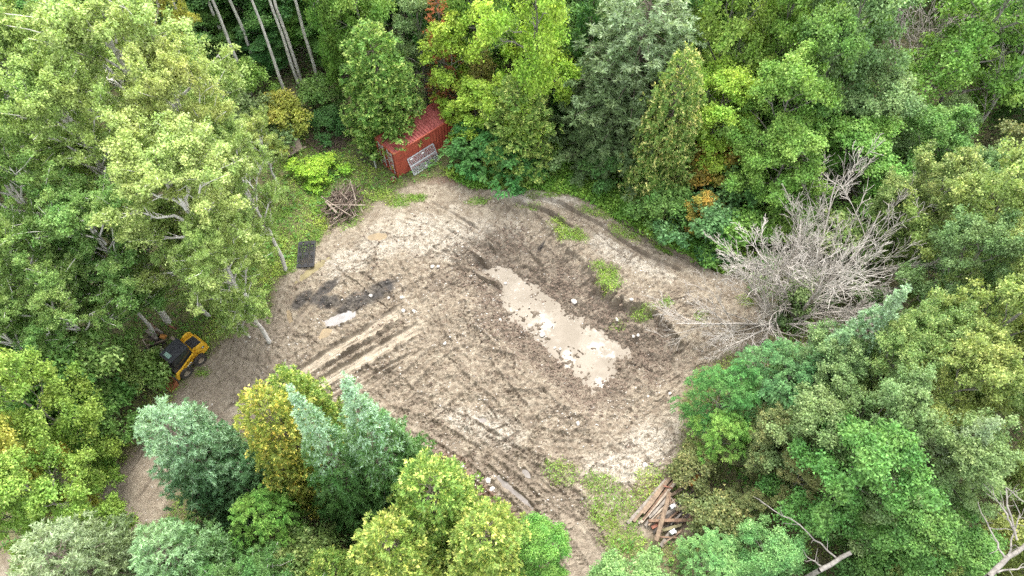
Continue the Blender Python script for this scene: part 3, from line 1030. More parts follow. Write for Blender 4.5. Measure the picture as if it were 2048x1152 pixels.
ARCH = {}
for i in range(4):
    ARCH["poplar%d" % i] = broadleaf("poplar", 100 + i, 16, 4.2, 0.36, 19, 9, 0.34, 4, 23, 0.128, 0.088, 0.95, (0.03 * (i - 1.5), 0.02), 0.42, 0.35, 0.42, 0.26, ("poplar", "bark_birch"), feather=5)
for i in range(2):
    ARCH["tall%d" % i] = broadleaf("tall_poplar", 130 + i, 21, 3.0, 0.60, 10, 4, 0.6, 6, 20, 0.17, 0.13, 0.8, (0.0, 0.01), 0.3, 0.35, 0.3, 0.21, ("poplar_green", "bark_birch"), wobble=0.0035)
for i in range(5):
    ARCH["maple%d" % i] = broadleaf("maple", 200 + i, 11, 3.2, 0.16, 18, 5, 0.66, 9, 38, 0.165, 0.140, 0.5, (0, 0), 0.34, 0.6, 0.36, 0.14, ("maple", "bark_grey"))
for i in range(4):
    ARCH["fine%d" % i] = broadleaf("ash", 300 + i, 11, 3.4, 0.16, 18, 8, 0.36, 4, 18, 0.145, 0.085, 0.7, (0, 0), 0.40, 0.5, 0.42, 0.14, ("olive", "bark_grey"), feather=5)
for i in range(3):
    ARCH["walnut%d" % i] = broadleaf("walnut", 400 + i, 8, 3.0, 0.14, 13, 4, 0.80, 12, 14, 0.22, 0.085, 0.5, (0, 0), 0.34, 0.7, 0.3, 0.11, ("compound", "bark_grey"), compound=True)
for i in range(4):
    ARCH["cedar%d" % i] = conifer("cedar", 500 + i, 12, 2.9, 'cedar', 30, 15, ("cedar", "bark_brown"), 0.80, 0.04, 0.30, 0.34, 20, 0.185, 0.095, 3, 0.45)
for i in range(4):
    ARCH["spruce%d" % i] = conifer("spruce", 600 + i, 13, 2.6, 'spruce', 36, 15, ("spruce_blue", "bark_brown"), 1.30, 0.05, 0.35, 0.24, 24, 0.185, 0.050, 4, 0.0)
for i in range(2):
    ARCH["fatspruce%d" % i] = conifer("broad_spruce", 650 + i, 13, 3.0, 'spruce', 30, 16, ("spruce_grey", "bark_brown"), 0.80, 0.05, 0.30, 0.38, 22, 0.20, 0.055, 4, 0.50)
for i in range(3):
    ARCH["shrub%d" % i] = broadleaf("shrub", 700 + i, 2.4, 1.5, 0.08, 9, 4, 0.42, 6, 24, 0.15, 0.11, 0.5, (0, 0), 0.35, 0.6, 0.38, 0.035, ("maple", "bark_brown"))
for i in range(2):
    ARCH["sumac%d" % i] = broadleaf("sumac", 730 + i, 3.0, 1.9, 0.10, 10, 4, 0.55, 7, 14, 0.21, 0.085, 0.5, (0, 0), 0.34, 0.7, 0.3, 0.045, ("compound", "bark_brown"), compound=True)
for i in range(2):
    ARCH["sapling%d" % i] = broadleaf("sapling", 760 + i, 9, 1.7, 0.22, 17, 4, 0.45, 7, 26, 0.16, 0.14, 0.55, (0.02, 0), 0.36, 0.5, 0.4, 0.07, ("maple_lime", "bark_grey"))
ARCH["rusty"] = conifer("dead_conifer", 790, 12, 1.5, 'spruce', 22, 9, ("dead_needles", "bark_brown"), 0.8, 0.2, 0.45, 0.45, 14, 0.18, 0.05, 3, 0.3)

USED = []          # xy and radius of everything planted


def plant(arch, x, y, h, R, name, label, cat, leaf=None, group=None, bark=None, rz=None, tilt=(0, 0), kindnote=None):
    A = ARCH[arch]
    z = ZG(x, y) - 0.05
    root = link(name, None, None, (x, y, z), (tilt[0], tilt[1], random.random() * 6.28 if rz is None else rz))
    tag(root, label, cat, group)
    s = (R / A["R"], R / A["R"], h / A["h"])
    tr = link("trunk", A["trunk"], root, scale=s)
    if bark:
        tr.material_slots[0].link = 'OBJECT'
        tr.material_slots[0].material = M[bark]
    if A["crown"] is not None:
        cr = link("crown", A["crown"], root, scale=s)
        if leaf:
            cr.material_slots[0].link = 'OBJECT'
            cr.material_slots[0].material = M[leaf]
    USED.append((x, y, R))
    return root


def tree_c(arch, cx, cy, wpx, h, name, label, cat, leaf=None, group=None, **kw):
    """crown seen centred on (cx,cy), wpx wide"""
    p = G(cx, cy, h * 0.64)
    R = 0.5 * wpx * depth_at(p) / FPX
    return plant(arch, p[0], p[1], h, R, name, label, cat, leaf, group, **kw)


def tree_t(arch, tx, ty, h, wpx, name, label, cat, leaf=None, group=None, **kw):
    """pointed tree with its tip seen at (tx,ty); wpx the widest part of the crown"""
    p = G(tx, ty, h)
    q = np.array([p[0], p[1], h * 0.35])
    R = 0.5 * wpx * depth_at(q) / FPX
    return plant(arch, p[0], p[1], h, R, name, label, cat, leaf, group, **kw)


T_POP, T_MAP, T_CED, T_SPR, T_BROAD = "poplars on the left of the clearing", "broadleaf trees around the clearing", "cedars around the clearing", "spruces around the clearing", "olive green trees on the right slope"
# ------------------------------------------------------------------ trees
P = "poplar_tree"
for arch, cx, cy, w, h, lf, lab in (
    ("poplar0", 285, 190, 350, 19, "poplar_pale", "tall pale lime poplar, windblown, with white forked limbs showing at its top"),
    ("poplar1", 395, 300, 225, 17, "poplar_pale", "pale poplar whose crown hangs out nearest the bare tall trunks"),
    ("poplar2", 380, 440, 310, 16, "poplar_pale", "broad pale poplar leaning over the clearing above the skid steer"),
    ("poplar3", 60, 120, 280, 18, "poplar", "yellow-green poplar filling the upper left corner"),
    ("poplar1", 200, 330, 270, 17, "poplar", "lime poplar with long bare white limbs between darker crowns"),
    ("poplar2", 70, 420, 260, 16, "poplar_green", "mid green poplar at the left edge halfway up the photo"),
    ("poplar3", 495, 385, 160, 13, "poplar_pale", "small pale poplar next to the grassy verge by the brush pile"),
    ("poplar0", 215, 500, 250, 13, "poplar_green", "mid green poplar behind the broad pale one"),
    ("poplar1", 458, 555, 180, 12, "poplar", "light green poplar with a leaning white trunk at the edge of the mud"),
    ("poplar2", 50, 570, 230, 14, "poplar_green", "green poplar at the left edge above two leaning trunks"),
    ("poplar0", 150, 650, 210, 11, "poplar_green", "green poplar with pale trunk left of the dark plank heap"),
    ("poplar3", 215, 565, 160, 10, "poplar_green", "low green poplar above the dark plank heap"),
    ("poplar1", 50, 700, 210, 11, "poplar_green", "green poplar at the left edge level with the skid steer"),
    ("poplar2", 150, 30, 170, 15, "maple", "dark green poplar between the lime crowns at the top left"),
    ("poplar0", 285, 45, 170, 18, "yellowing", "yellowing poplar at the top edge beside the tall trunks"),
    ("poplar3", 20, 270, 210, 16, "poplar_green", "dull green poplar at the left edge under the corner poplar"),
    ("poplar1", 330, 510, 180, 11, "poplar", "loose light green poplar just uphill of the skid steer"),
    ("poplar2", 95, 250, 200, 18, "poplar", "light poplar with bare forked twigs below the corner poplar"),
    ("poplar0", 520, 290, 90, 7, "poplar", "small loose poplar behind the three grey boards"),
    ("poplar3", 470, 630, 90, 4.5, "poplar", "young poplar on the grass between skid steer and scorched soil"),
):
    tree_c(arch, cx, cy, w, h, P, lab, "tree", lf, T_POP)

# long bare trunks at the top left: foot of the trunk and a point high on it
for i, (fx, fy, tx, ty, z, lab) in enumerate((
    (502, 190, 447, 0, 9, "slim bare poplar trunk, leftmost of the pale trunks on the dark wood"),
    (578, 205, 515, 0, 9, "bare pale trunk left of the close pair of trunks"),
    (598, 172, 552, 0, 8, "left trunk of the close pair of pale trunks"),
    (604, 168, 570, 0, 8, "right trunk of the close pair of pale trunks"),
    (637, 165, 612, 0, 8, "bare pale trunk just right of the close pair"),
    (672, 150, 655, 0, 7, "thin grey trunk left of the yellow-tipped cedar by the container"),
    (445, 215, 368, 0, 10, "tall pale trunk rising beside the lime poplars"),
    (520, 150, 474, 0, 8, "thin pale trunk just left of the second bare trunk"),
    (655, 118, 640, 0, 6, "slim trunk between the close pair and the thin grey trunk"),
    (696, 118, 690, 0, 6, "slim pale trunk behind the left side of the yellow-tipped cedar"),
    (470, 130, 425, 0, 7, "slim pale trunk behind the leftmost bare trunk"),
    (560, 90, 545, 0, 4, "thin trunk behind the close pair of trunks, deep in the wood"),
    (785, 75, 781, 0, 4, "dark slim trunk between the cedar and the rust-brown conifer"))):
    b = G(fx, fy)
    t2 = G(tx, ty, z)
    p = plant("tall%d" % (i % 2), b[0], b[1], 21, 2.2, "tall_poplar", lab, "tree", "poplar_green" if i % 2 else "ash_grey", "tall bare trunked poplars behind the boards",
              rz=i * 1.3)

C = "cedar_tree"
for arch, tx, ty, h, w, lf, lab in (
    ("cedar0", 735, 52, 10.9, 172, "cedar", "bushy cedar with yellow tips standing over the red container's doors"),
    ("cedar1", 1380, 98, 13.6, 140, "cedar_cream", "slim cedar with cream yellow tips in front of the big grey spruce"),
    ("cedar2", 505, 785, 13.0, 165, "cedar_gold", "golden cedar between the round blue spruce and the pointed spruces"),
    ("cedar3", 560, 745, 10.0, 140, "cedar_lime", "lime cedar poking up behind the golden cedar"),
    ("cedar1", 850, 945, 11.0, 200, "cedar_lime", "yellow-green cedar at the bottom beside the wheel tracks"),
    ("cedar0", 760, 1060, 11.0, 190, "cedar_lime", "yellow tipped cedar at the bottom edge below the pointed spruces"),
    ("cedar2", 965, 1045, 10.0, 190, "cedar_lime", "yellow-green cedar at the bottom edge right of the other gold cedars"),
    ("cedar3", 1035, 160, 8.5, 165, "cedar", "round dense cedar below the lime maple beside the container"),
    ("cedar2", 958, 70, 9.5, 70, "cedar_brown", "narrow browning cedar with a dead twig side behind the container"),
    ("cedar1", 1190, -10, 11.5, 100, "cedar_dark", "dark green cedar in the gap left of the big grey spruce"),
    ("cedar0", 1150, 60, 9.5, 95, "cedar_dark", "dark drooping cedar right of the lime maple"),
    ("cedar3", 1322, 265, 6.5, 110, "cedar_cream", "low cedar with cream tips at the foot of the slim cedar"),
    ("cedar1", 640, 1120, 7.0, 110, "cedar_lime", "small cedar at the bottom edge left of the gold cedars"),
):
    tree_t(arch, tx, ty, h, w, C, lab, "cedar tree", lf, T_CED)

S = "spruce_tree"
for arch, tx, ty, h, w, lf, lab in (
    ("fatspruce0", 300, 822, 12.5, 200, "spruce_blue", "round topped blue-grey spruce beside the dirt track"),
    ("spruce1", 580, 778, 15.8, 185, "spruce_two", "blue spruce with the thin sharp tip, left of the pair"),
    ("spruce2", 690, 755, 15.8, 225, "spruce_two", "thick blue spruce with brown cones at its tip, right of the pair"),
    ("fatspruce1", 1312, -60, 15.8, 300, "spruce_grey", "huge grey-green spruce at the top, the largest conifer"),
    ("fatspruce0", 1228, 120, 9.8, 150, "spruce_olive", "olive-grey spruce on the lower left side of the huge spruce"),
    ("spruce3", 1815, 575, 13.5, 205, "spruce_blue", "blue spruce with slanting tip among the olive trees"),
    ("fatspruce1", 55, 1090, 12.5, 250, "spruce_grey", "grey-green spruce in the bottom left corner"),
    ("fatspruce0", 285, 1085, 11.0, 210, "spruce_green", "green spruce at the bottom edge beside the corner spruce"),
    ("spruce0", 800, 860, 9.0, 110, "spruce_green", "small green spruce tucked against the thick blue spruce"),
    ("spruce2", 2000, 840, 13.0, 220, "spruce_grey", "grey spruce at the right edge below the olive trees"),
    ("spruce0", 1700, 660, 10.5, 190, "spruce_green", "green spruce under the blue one with the slanting tip"),
):
    tree_t(arch, tx, ty, h, w, S, lab, "spruce tree", lf, T_SPR)
tree_t("rusty", 872, -25, 12.5, 75, "dead_conifer", "rust-brown dead conifer at the top edge", "dead tree", None, None)

MT = "maple_tree"
for arch, cx, cy, w, h, lf, lab in (
    ("maple4", 1068, 70, 195, 17, "lime_bright", "bright lime maple right of the red container"),
    ("maple1", 1432, 238, 160, 10.0, "lime_bright", "round lime maple right of the slim cedar"),
    ("maple2", 1555, 245, 165, 12.5, "maple_bright", "mid green maple right of the round lime one"),
    ("maple3", 1455, 55, 190, 16, "maple_lime", "yellow-green maple at the top right of the huge spruce"),
    ("maple4", 1570, 60, 150, 16, "maple_bright", "bright green maple at the top edge with yellow flecks"),
    ("maple0", 1680, 100, 200, 16, "ash_grey", "large grey-green maple at the top left of the bare fan tree"),
    ("maple1", 1610, 180, 150, 14, "maple", "dark green maple in the dip between lighter crowns"),
    ("maple2", 1740, 250, 160, 10, "ash_grey", "soft green maple below the large grey-green one"),
    ("maple3", 1560, 340, 170, 9, "maple_bright", "bright green maple low down behind the round lime one"),
    ("maple4", 1710, 330, 190, 8, "maple_bright", "fresh green maple behind the twigs of the big bare tree"),
    ("maple0", 1960, 90, 220, 15, "maple_bright", "bright green maple in the upper right corner region"),
    ("maple1", 1885, 265, 100, 7, "ash_grey", "grey-green maple left of the leaning bare trunk"),
    ("maple2", 2025, 370, 110, 5, "maple", "green maple under the leaning bare trunk"),
    ("maple3", 2035, 340, 150, 10, "olive_brown", "brownish maple at the right edge below the leaning trunk"),
    ("maple2", 1845, 310, 140, 9, "maple", "deep green maple right of the fresh green one"),
    ("maple2", 660, 15, 100, 14, "maple_bright", "bright green maple among the bare trunks at the top"),
    ("maple1", 715, 15, 140, 15, "maple_bright", "bright green maple at the top edge above the yellow-tipped cedar"),
    ("maple0", 960, 15, 130, 15, "maple_bright", "green maple at the top edge left of the lime maple"),
    ("maple4", 840, 90, 110, 10, "ash_grey", "grey-green maple in front of the rust-brown conifer"),
    ("maple3", 70, 815, 170, 12, "maple_lime", "lime maple at the left edge below the poplars"),
    ("maple1", 10, 930, 150, 12, "yellowing", "yellow-orange maple at the left edge below the lime one"),
    ("maple4", 105, 1000, 165, 10, "maple_lime", "lime and orange maple above the corner spruce"),
    ("maple0", 15, 1030, 120, 10, "maple_lime", "lime maple squeezed against the left edge by the corner spruce"),
    ("maple2", 1270, 1185, 160, 5.5, "compound_pale", "pale feathery maple at the bottom edge under the lumber pile"),
    ("maple4", 1535, 1115, 120, 6, "compound_pale", "pale green maple at the bottom edge right of the lumber pile"),
    ("maple0", 1810, 1060, 190, 8, "maple", "deep green maple above the bottom edge right of the broken limb"),
    ("fine1", 1880, 950, 220, 11, "ash_grey", "grey-green maple left of the forked bare trunk"),
    ("maple3", 1700, 960, 210, 11, "maple", "green maple with bare inner twigs below the olive trees"),
    ("fine3", 1740, 860, 210, 11.5, "ash_grey", "broad green maple with spreading bare limbs"),
    ("maple1", 1600, 870, 150, 9, "ash_grey", "light green maple right of the brownish bush"),
    ("maple4", 1890, 1130, 170, 7, "maple", "dark green maple in the bottom right corner"),
    ("maple3", 1840, 1120, 120, 6, "olive_yellow", "maple with yellowing leaves at the bottom edge right of the broken limb"),
    ("maple1", 1075, 1100, 120, 6, "maple_bright", "fresh green maple at the bottom edge beside the wheel tracks"),
    ("maple0", 1745, 1000, 160, 8, "ash_grey", "dull green maple behind the broken limb"),
):
    tree_c(arch, cx, cy, w, h, MT, lab, "tree", lf, T_MAP)
for arch, cx, cy, w, h, lf, lab in (
    ("sapling0", 905, 135, 95, 10, "lime_bright", "slim yellow-lime maple sapling behind the container roof"),
    ("sapling1", 948, 212, 100, 6.5, "lime_bright", "lime sapling whose branches hang over the container roof"),
    ("sapling0", 1402, 425, 60, 4, "orange", "yellow-leaved sapling in the verge below the round lime maple"),
):
    tree_c(arch, cx, cy, w, h, "maple_sapling", lab, "sapling", lf)

A = "ash_tree"
for arch, cx, cy, w, h, lf, lab in (
    ("fine0", 1850, 420, 190, 11, "olive", "olive ash tree touching the tips of the big bare tree"),
    ("fine1", 1965, 460, 240, 14, "olive_yellow", "yellow-olive ash tree at the right edge above the others"),
    ("fine2", 2030, 580, 210, 14, "olive", "olive ash tree cut by the right edge halfway down"),
    ("fine3", 1905, 560, 200, 12, "ash_grey", "grey-olive ash tree right of the slanting blue tip"),
    ("fine0", 1960, 690, 230, 14, "olive_yellow", "yellow-olive ash tree right below the slanting blue tip"),
    ("fine1", 1830, 720, 200, 11, "olive", "olive ash tree under the slanting blue spruce"),
    ("fine2", 2045, 720, 190, 13, "olive", "olive ash tree at the right edge above the grey spruce"),
    ("fine3", 1880, 800, 220, 12, "olive_yellow", "pale yellowish ash tree above the broad green maple"),
    ("fine1", 1750, 760, 190, 11, "olive", "dull olive ash tree left of the yellowish one"),
    ("fine0", 1640, 760, 190, 9, "ash_grey", "grey-green ash tree at the foot of the big bare tree"),
    ("fine2", 1530, 880, 140, 6.5, "olive_brown", "brownish olive bushy ash above the lumber pile"),
    ("fine3", 1590, 965, 140, 6.5, "olive_brown", "brown speckled bushy ash right of the lumber pile"),
    ("fine1", 1770, 440, 150, 8, "olive", "thin olive ash behind the twigs of the big bare tree"),
    ("fine0", 310, 10, 100, 17, "ash_grey", "grey-green ash at the top edge beside the yellowing poplar"),
    ("fine3", 1495, 1010, 90, 3, "olive_brown", "low brown-leaved ash bush beside the lumber pile"),
):
    tree_c(arch, cx, cy, w, h, A, lab, "tree", lf, T_BROAD)
for arch, cx, cy, w, h, lf, lab in (
    ("walnut0", 1450, 800, 130, 6, "compound", "dark glossy walnut at the right rim of the mud"),
    ("walnut1", 1560, 780, 170, 7, "maple_blue", "blue-green walnut under the bare tree's low limb"),
    ("walnut2", 1445, 870, 100, 5, "maple_bright", "small bright walnut overhanging the mud above the lumber pile"),
    ("walnut0", 1650, 265, 90, 6, "compound", "dark walnut with one red seed head among pale maples"),
    ("walnut1", 540, 1040, 120, 6, "maple_bright", "green walnut under the golden cedar at the bottom"),
    ("walnut2", 1425, 1125, 110, 4, "compound_pale", "pale walnut just below the lumber pile"),
):
    tree_c(arch, cx, cy, w, h, "walnut_tree", lab, "tree", lf)

for arch, cx, cy, w, h, lf, lab in (
    ("sumac0", 948, 292, 110, 3.0, "compound", "blue-green sumac bush against the container's far corner"),
    ("sumac1", 1005, 300, 140, 3.4, "compound", "broad blue-green sumac bush right of the one at the container"),
    ("sumac0", 1045, 340, 80, 1.8, "compound", "low sumac at the front of the sumac thicket"),
    ("shrub0", 1060, 300, 90, 3.0, "ash_grey", "grey-leaved shrub between the sumacs and the dense cedar"),
    ("shrub1", 1215, 340, 100, 2.6, "maple_dark", "dark blue-green shrub under the slim cedar's left side"),
    ("shrub2", 1330, 425, 110, 3.0, "maple", "broad-leaved dark shrub at the foot of the slim cedar"),
    ("shrub0", 1415, 450, 130, 3.2, "maple_blue", "blue-grey shrub between the verge and the big bare tree"),
    ("shrub1", 1430, 350, 120, 4.0, "orange", "orange-tinged bush under the round lime maple"),
    ("shrub2", 1480, 400, 110, 4, "maple_dark", "dark shrub behind the blue-grey one"),
    ("shrub0", 635, 340, 80, 1.2, "fresh", "vivid lime-green bush on the verge below the grey boards"),
    ("shrub1", 655, 245, 70, 1.6, "maple_dark", "dark green bush beside the brown brush heap"),
    ("shrub2", 215, 850, 120, 3.4, "maple", "green shrub between the dirt track and the lime maple"),
    ("shrub0", 130, 905, 130, 4.5, "maple_bright", "bright green shrub above the dirt track"),
    ("shrub1", 130, 800, 180, 6, "maple", "green shrub below the left poplars"),
    ("shrub2", 200, 745, 150, 5.5, "poplar_green", "pale green shrub left of the skid steer"),
    ("shrub1", 285, 745, 90, 2.4, "poplar_green", "light shrub hiding the far side of the skid steer"),
    ("shrub2", 195, 985, 80, 2.6, "maple_lime", "lime shrub leaning onto the dirt track"),
    ("shrub0", 480, 170, 120, 3, "maple_bright", "bright shrub at the foot of the tall trunks"),
    ("shrub1", 555, 235, 110, 2.5, "yellowing", "yellowish shrub in front of the tall trunks"),
    ("shrub2", 640, 195, 90, 2.2, "maple", "shrub between the tall trunks and the yellow-tipped cedar"),
    ("shrub0", 470, 250, 140, 4, "ash_grey", "grey-green shrub behind the pale poplar"),
    ("shrub1", 1390, 940, 90, 2.0, "olive_brown", "brown twiggy shrub touching the upper end of the lumber pile"),
    ("shrub2", 1430, 1040, 110, 2.4, "olive_brown", "brownish shrub right beside the lumber pile"),
    ("shrub0", 1470, 470, 130, 3, "maple_bright", "bright shrub behind the lowest limbs of the big bare tree"),
    ("shrub1", 1590, 440, 130, 3, "maple_bright", "green shrub seen through the big bare tree"),
    ("shrub2", 1690, 500, 140, 4, "olive", "olive shrub seen through the right half of the big bare tree"),
    ("shrub0", 1590, 590, 110, 2.5, "ash_grey", "dull shrub by the trunk of the big bare tree"),
):
    tree_c(arch, cx, cy, w, h, "sumac_bush" if arch.startswith("sumac") else "shrub", lab, "bush", lf, "bushes at the edges of the clearing")

# leafless trees
ARCH["bare_big"] = bare_tree("bare_tree", 901, 8.0, 0.95, 0.12, 4, 5, "bark_dead", 7, 0.04)
ARCH["bare_side"] = bare_tree("bare_tree", 903, 8.0, 0.70, 0.11, 4, 5, "bark_dead", 4, 0.05)
ARCH["bare_fan"] = bare_tree("bare_tree", 905, 9.0, 0.50, 0.09, 4, 5, "bark_grey", 4, 0.08)
ARCH["bare_pole"] = bare_tree("bare_trunk", 911, 12.0, 0.3, 0.21, 3, 9, "bark_grey", 1, 0.10, low=0.35)
ARCH["bare_limb"] = bare_tree("bare_limb", 921, 6.0, 0.3, 0.10, 3, 6, "bark_dead", 1, 0.05)
for arch, bx_, by_, h, R_, rz, tilt, lab, bark in (
    ("bare_big", 1555, 650, 8.0, 3.3, 0.4, (0.05, -0.38), "big bare tree reaching out over the right rim of the mud", None),
    ("bare_side", 1590, 640, 10.5, 4.5, 1.1, (0.0, 0.42), "bare tree slanting right, its grey twigs over the olive trees", None),
    ("bare_side", 1565, 600, 9.0, 3.2, 3.0, (-0.15, 0.0), "upright bare tree in the middle of the leafless group", None),
    ("bare_limb", 1570, 695, 5.0, 2.2, 0.9, (0.55, -0.85), "low bare limb that trails above the dark walnut", None),
    ("bare_fan", 1785, 185, 13.0, 5.6, 1.2, (0.0, 0.10), "grey bare fan of twigs between green crowns at the top right", "bark_dead"),
    ("bare_pole", 1900, 318, 12.5, 4.6, 0.3, (0.0, 0.03), "leaning bare trunk standing clear of the maples at the right", "bark_dead"),
):
    q_ = G(bx_, by_)
    plant(arch, q_[0], q_[1], h, R_, "bare_tree", lab, "dead tree", None, "leafless trees on the right", rz=rz, tilt=tilt, bark=bark)
# broken limb poking out of the crowns at the bottom, and the forked trunk in the corner


def limb_tree(label, foot, trunk_pts, branches, r):
    """trunk and branches through surveyed points (px, py, height)"""
    T_ = [np.array(G(*p)) for p in trunk_pts]
    f_ = np.array([T_[0][0] + foot[0], T_[0][1] + foot[1], 0.0])
    off = np.array([*f_, *f_, 0, 0])
    root = tag(link("bare_tree", None, None, tuple(f_)), label, "dead tree", "leafless trees on the right")
    sg = bent(f_, T_[0], r * 1.35, r * 1.1, 5, 0.02)[0]
    for k in range(len(T_) - 1):
        sg += bent(T_[k], T_[k + 1], r * (1.1 - 0.2 * k), r * (0.9 - 0.2 * k), 3, 0.02)[0]
    link("trunk", tubes_mesh("trunk", np.array(sg) - off, [M["bark_grey"]], 8), root)
    for br in branches:
        Q = [np.array(G(*p)) for p in br]
        sg = []
        r0 = r * 0.42
        for k in range(len(Q) - 1):
            s2, pts = bent(Q[k], Q[k + 1], r0 * (1 - 0.6 * k / (len(Q) - 1)), r0 * (1 - 0.6 * (k + 1) / (len(Q) - 1)), 5, 0.035)
            sg += s2
            for q in pts[1:]:
                if rng.random() < 0.7:
                    L_ = 0.25 + 0.6 * rng.random()
                    sg += bent(q, q + norm(rng.normal(size=(1, 3)) + (Q[-1] - Q[0])[None] * 0.4)[0] * L_, 0.018, 0.008, 2, 0.08)[0]
        link("branch", tubes_mesh("branch", np.array(sg) - off, [M["bark_grey"]], 6), root)


limb_tree("broken tree with a sawn limb stub and one long thin branch", (-0.4, -0.6), [(1640, 1140, 6.0), (1702, 1105, 6.6)],
          [[(1672, 1115, 6.4), (1600, 1050, 6.3), (1520, 1000, 6.4)], [(1642, 1132, 6.1), (1612, 1112, 6.3)]], 0.105)
limb_tree("forked bare trunk in the bottom right corner", (-0.5, -1.0), [(1979, 1152, 9.0), (2016, 1114, 9.5), (2062, 1080, 10.0)],
          [[(2011, 1118, 9.4), (1985, 1068, 9.8), (1959, 1016, 10.2)], [(2016, 1112, 9.5), (2030, 1060, 10.0), (2040, 1028, 10.4)],
           [(2030, 1062, 10.0), (2008, 1020, 10.4), (1988, 992, 10.6)], [(1994, 1145, 9.2), (2056, 1134, 9.6)], [(2034, 1080, 9.9), (2012, 975, 10.8), (2050, 1005, 10.9)]], 0.11)

# dark wood behind the bare trunks
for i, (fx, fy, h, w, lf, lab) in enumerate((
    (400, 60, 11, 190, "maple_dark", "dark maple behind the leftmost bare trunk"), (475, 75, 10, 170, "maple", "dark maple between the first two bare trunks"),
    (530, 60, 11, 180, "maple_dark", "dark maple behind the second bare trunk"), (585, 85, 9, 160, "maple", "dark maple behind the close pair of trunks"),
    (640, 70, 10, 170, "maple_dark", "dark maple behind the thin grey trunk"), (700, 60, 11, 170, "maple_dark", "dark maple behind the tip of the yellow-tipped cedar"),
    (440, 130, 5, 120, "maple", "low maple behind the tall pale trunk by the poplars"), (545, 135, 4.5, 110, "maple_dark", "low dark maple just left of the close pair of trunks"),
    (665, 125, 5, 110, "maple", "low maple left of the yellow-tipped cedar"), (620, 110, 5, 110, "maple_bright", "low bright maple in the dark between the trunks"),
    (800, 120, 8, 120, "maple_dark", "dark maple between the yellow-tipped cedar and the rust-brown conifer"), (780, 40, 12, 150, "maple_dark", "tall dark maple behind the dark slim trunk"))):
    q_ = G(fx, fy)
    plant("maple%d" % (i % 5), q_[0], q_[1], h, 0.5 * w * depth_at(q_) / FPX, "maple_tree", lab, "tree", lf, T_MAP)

# the rest of the wood, wherever nothing stands yet
TONE = {"maple": "green", "maple_dark": "dark green", "maple_bright": "bright green", "ash_grey": "grey-green", "poplar": "light green",
        "poplar_green": "mid green", "olive": "olive green", "olive_yellow": "yellow-olive"}
HEROES = []
for o in list(COL.objects):
    if o.parent is None and "label" in o.keys() and o.get("kind") is None and o.location.y > 1:
        short = o["label"].split(",")[0]
        if len(short.split()) <= 9:
            HEROES.append((o.location.x, o.location.y, short))
TAKEN = set()


def beside(x, y, leaf, kind):
    """tell a filling tree by its colour and the nearest tree that has a look of its own"""
    for hx, hy, short in sorted(HEROES, key=lambda q: (q[0] - x) ** 2 + (q[1] - y) ** 2)[:12]:
        dx, dy = x - hx, y - hy
        rel = ("behind" if dy > 0 else "in front of") if abs(dy) > abs(dx) else ("right of" if dx > 0 else "left of")
        lab = "%s %s %s the %s" % (TONE[leaf], kind, rel, short)
        if lab not in TAKEN:
            TAKEN.add(lab)
            return lab
    return "%s %s deep in the wood" % (TONE[leaf], kind)


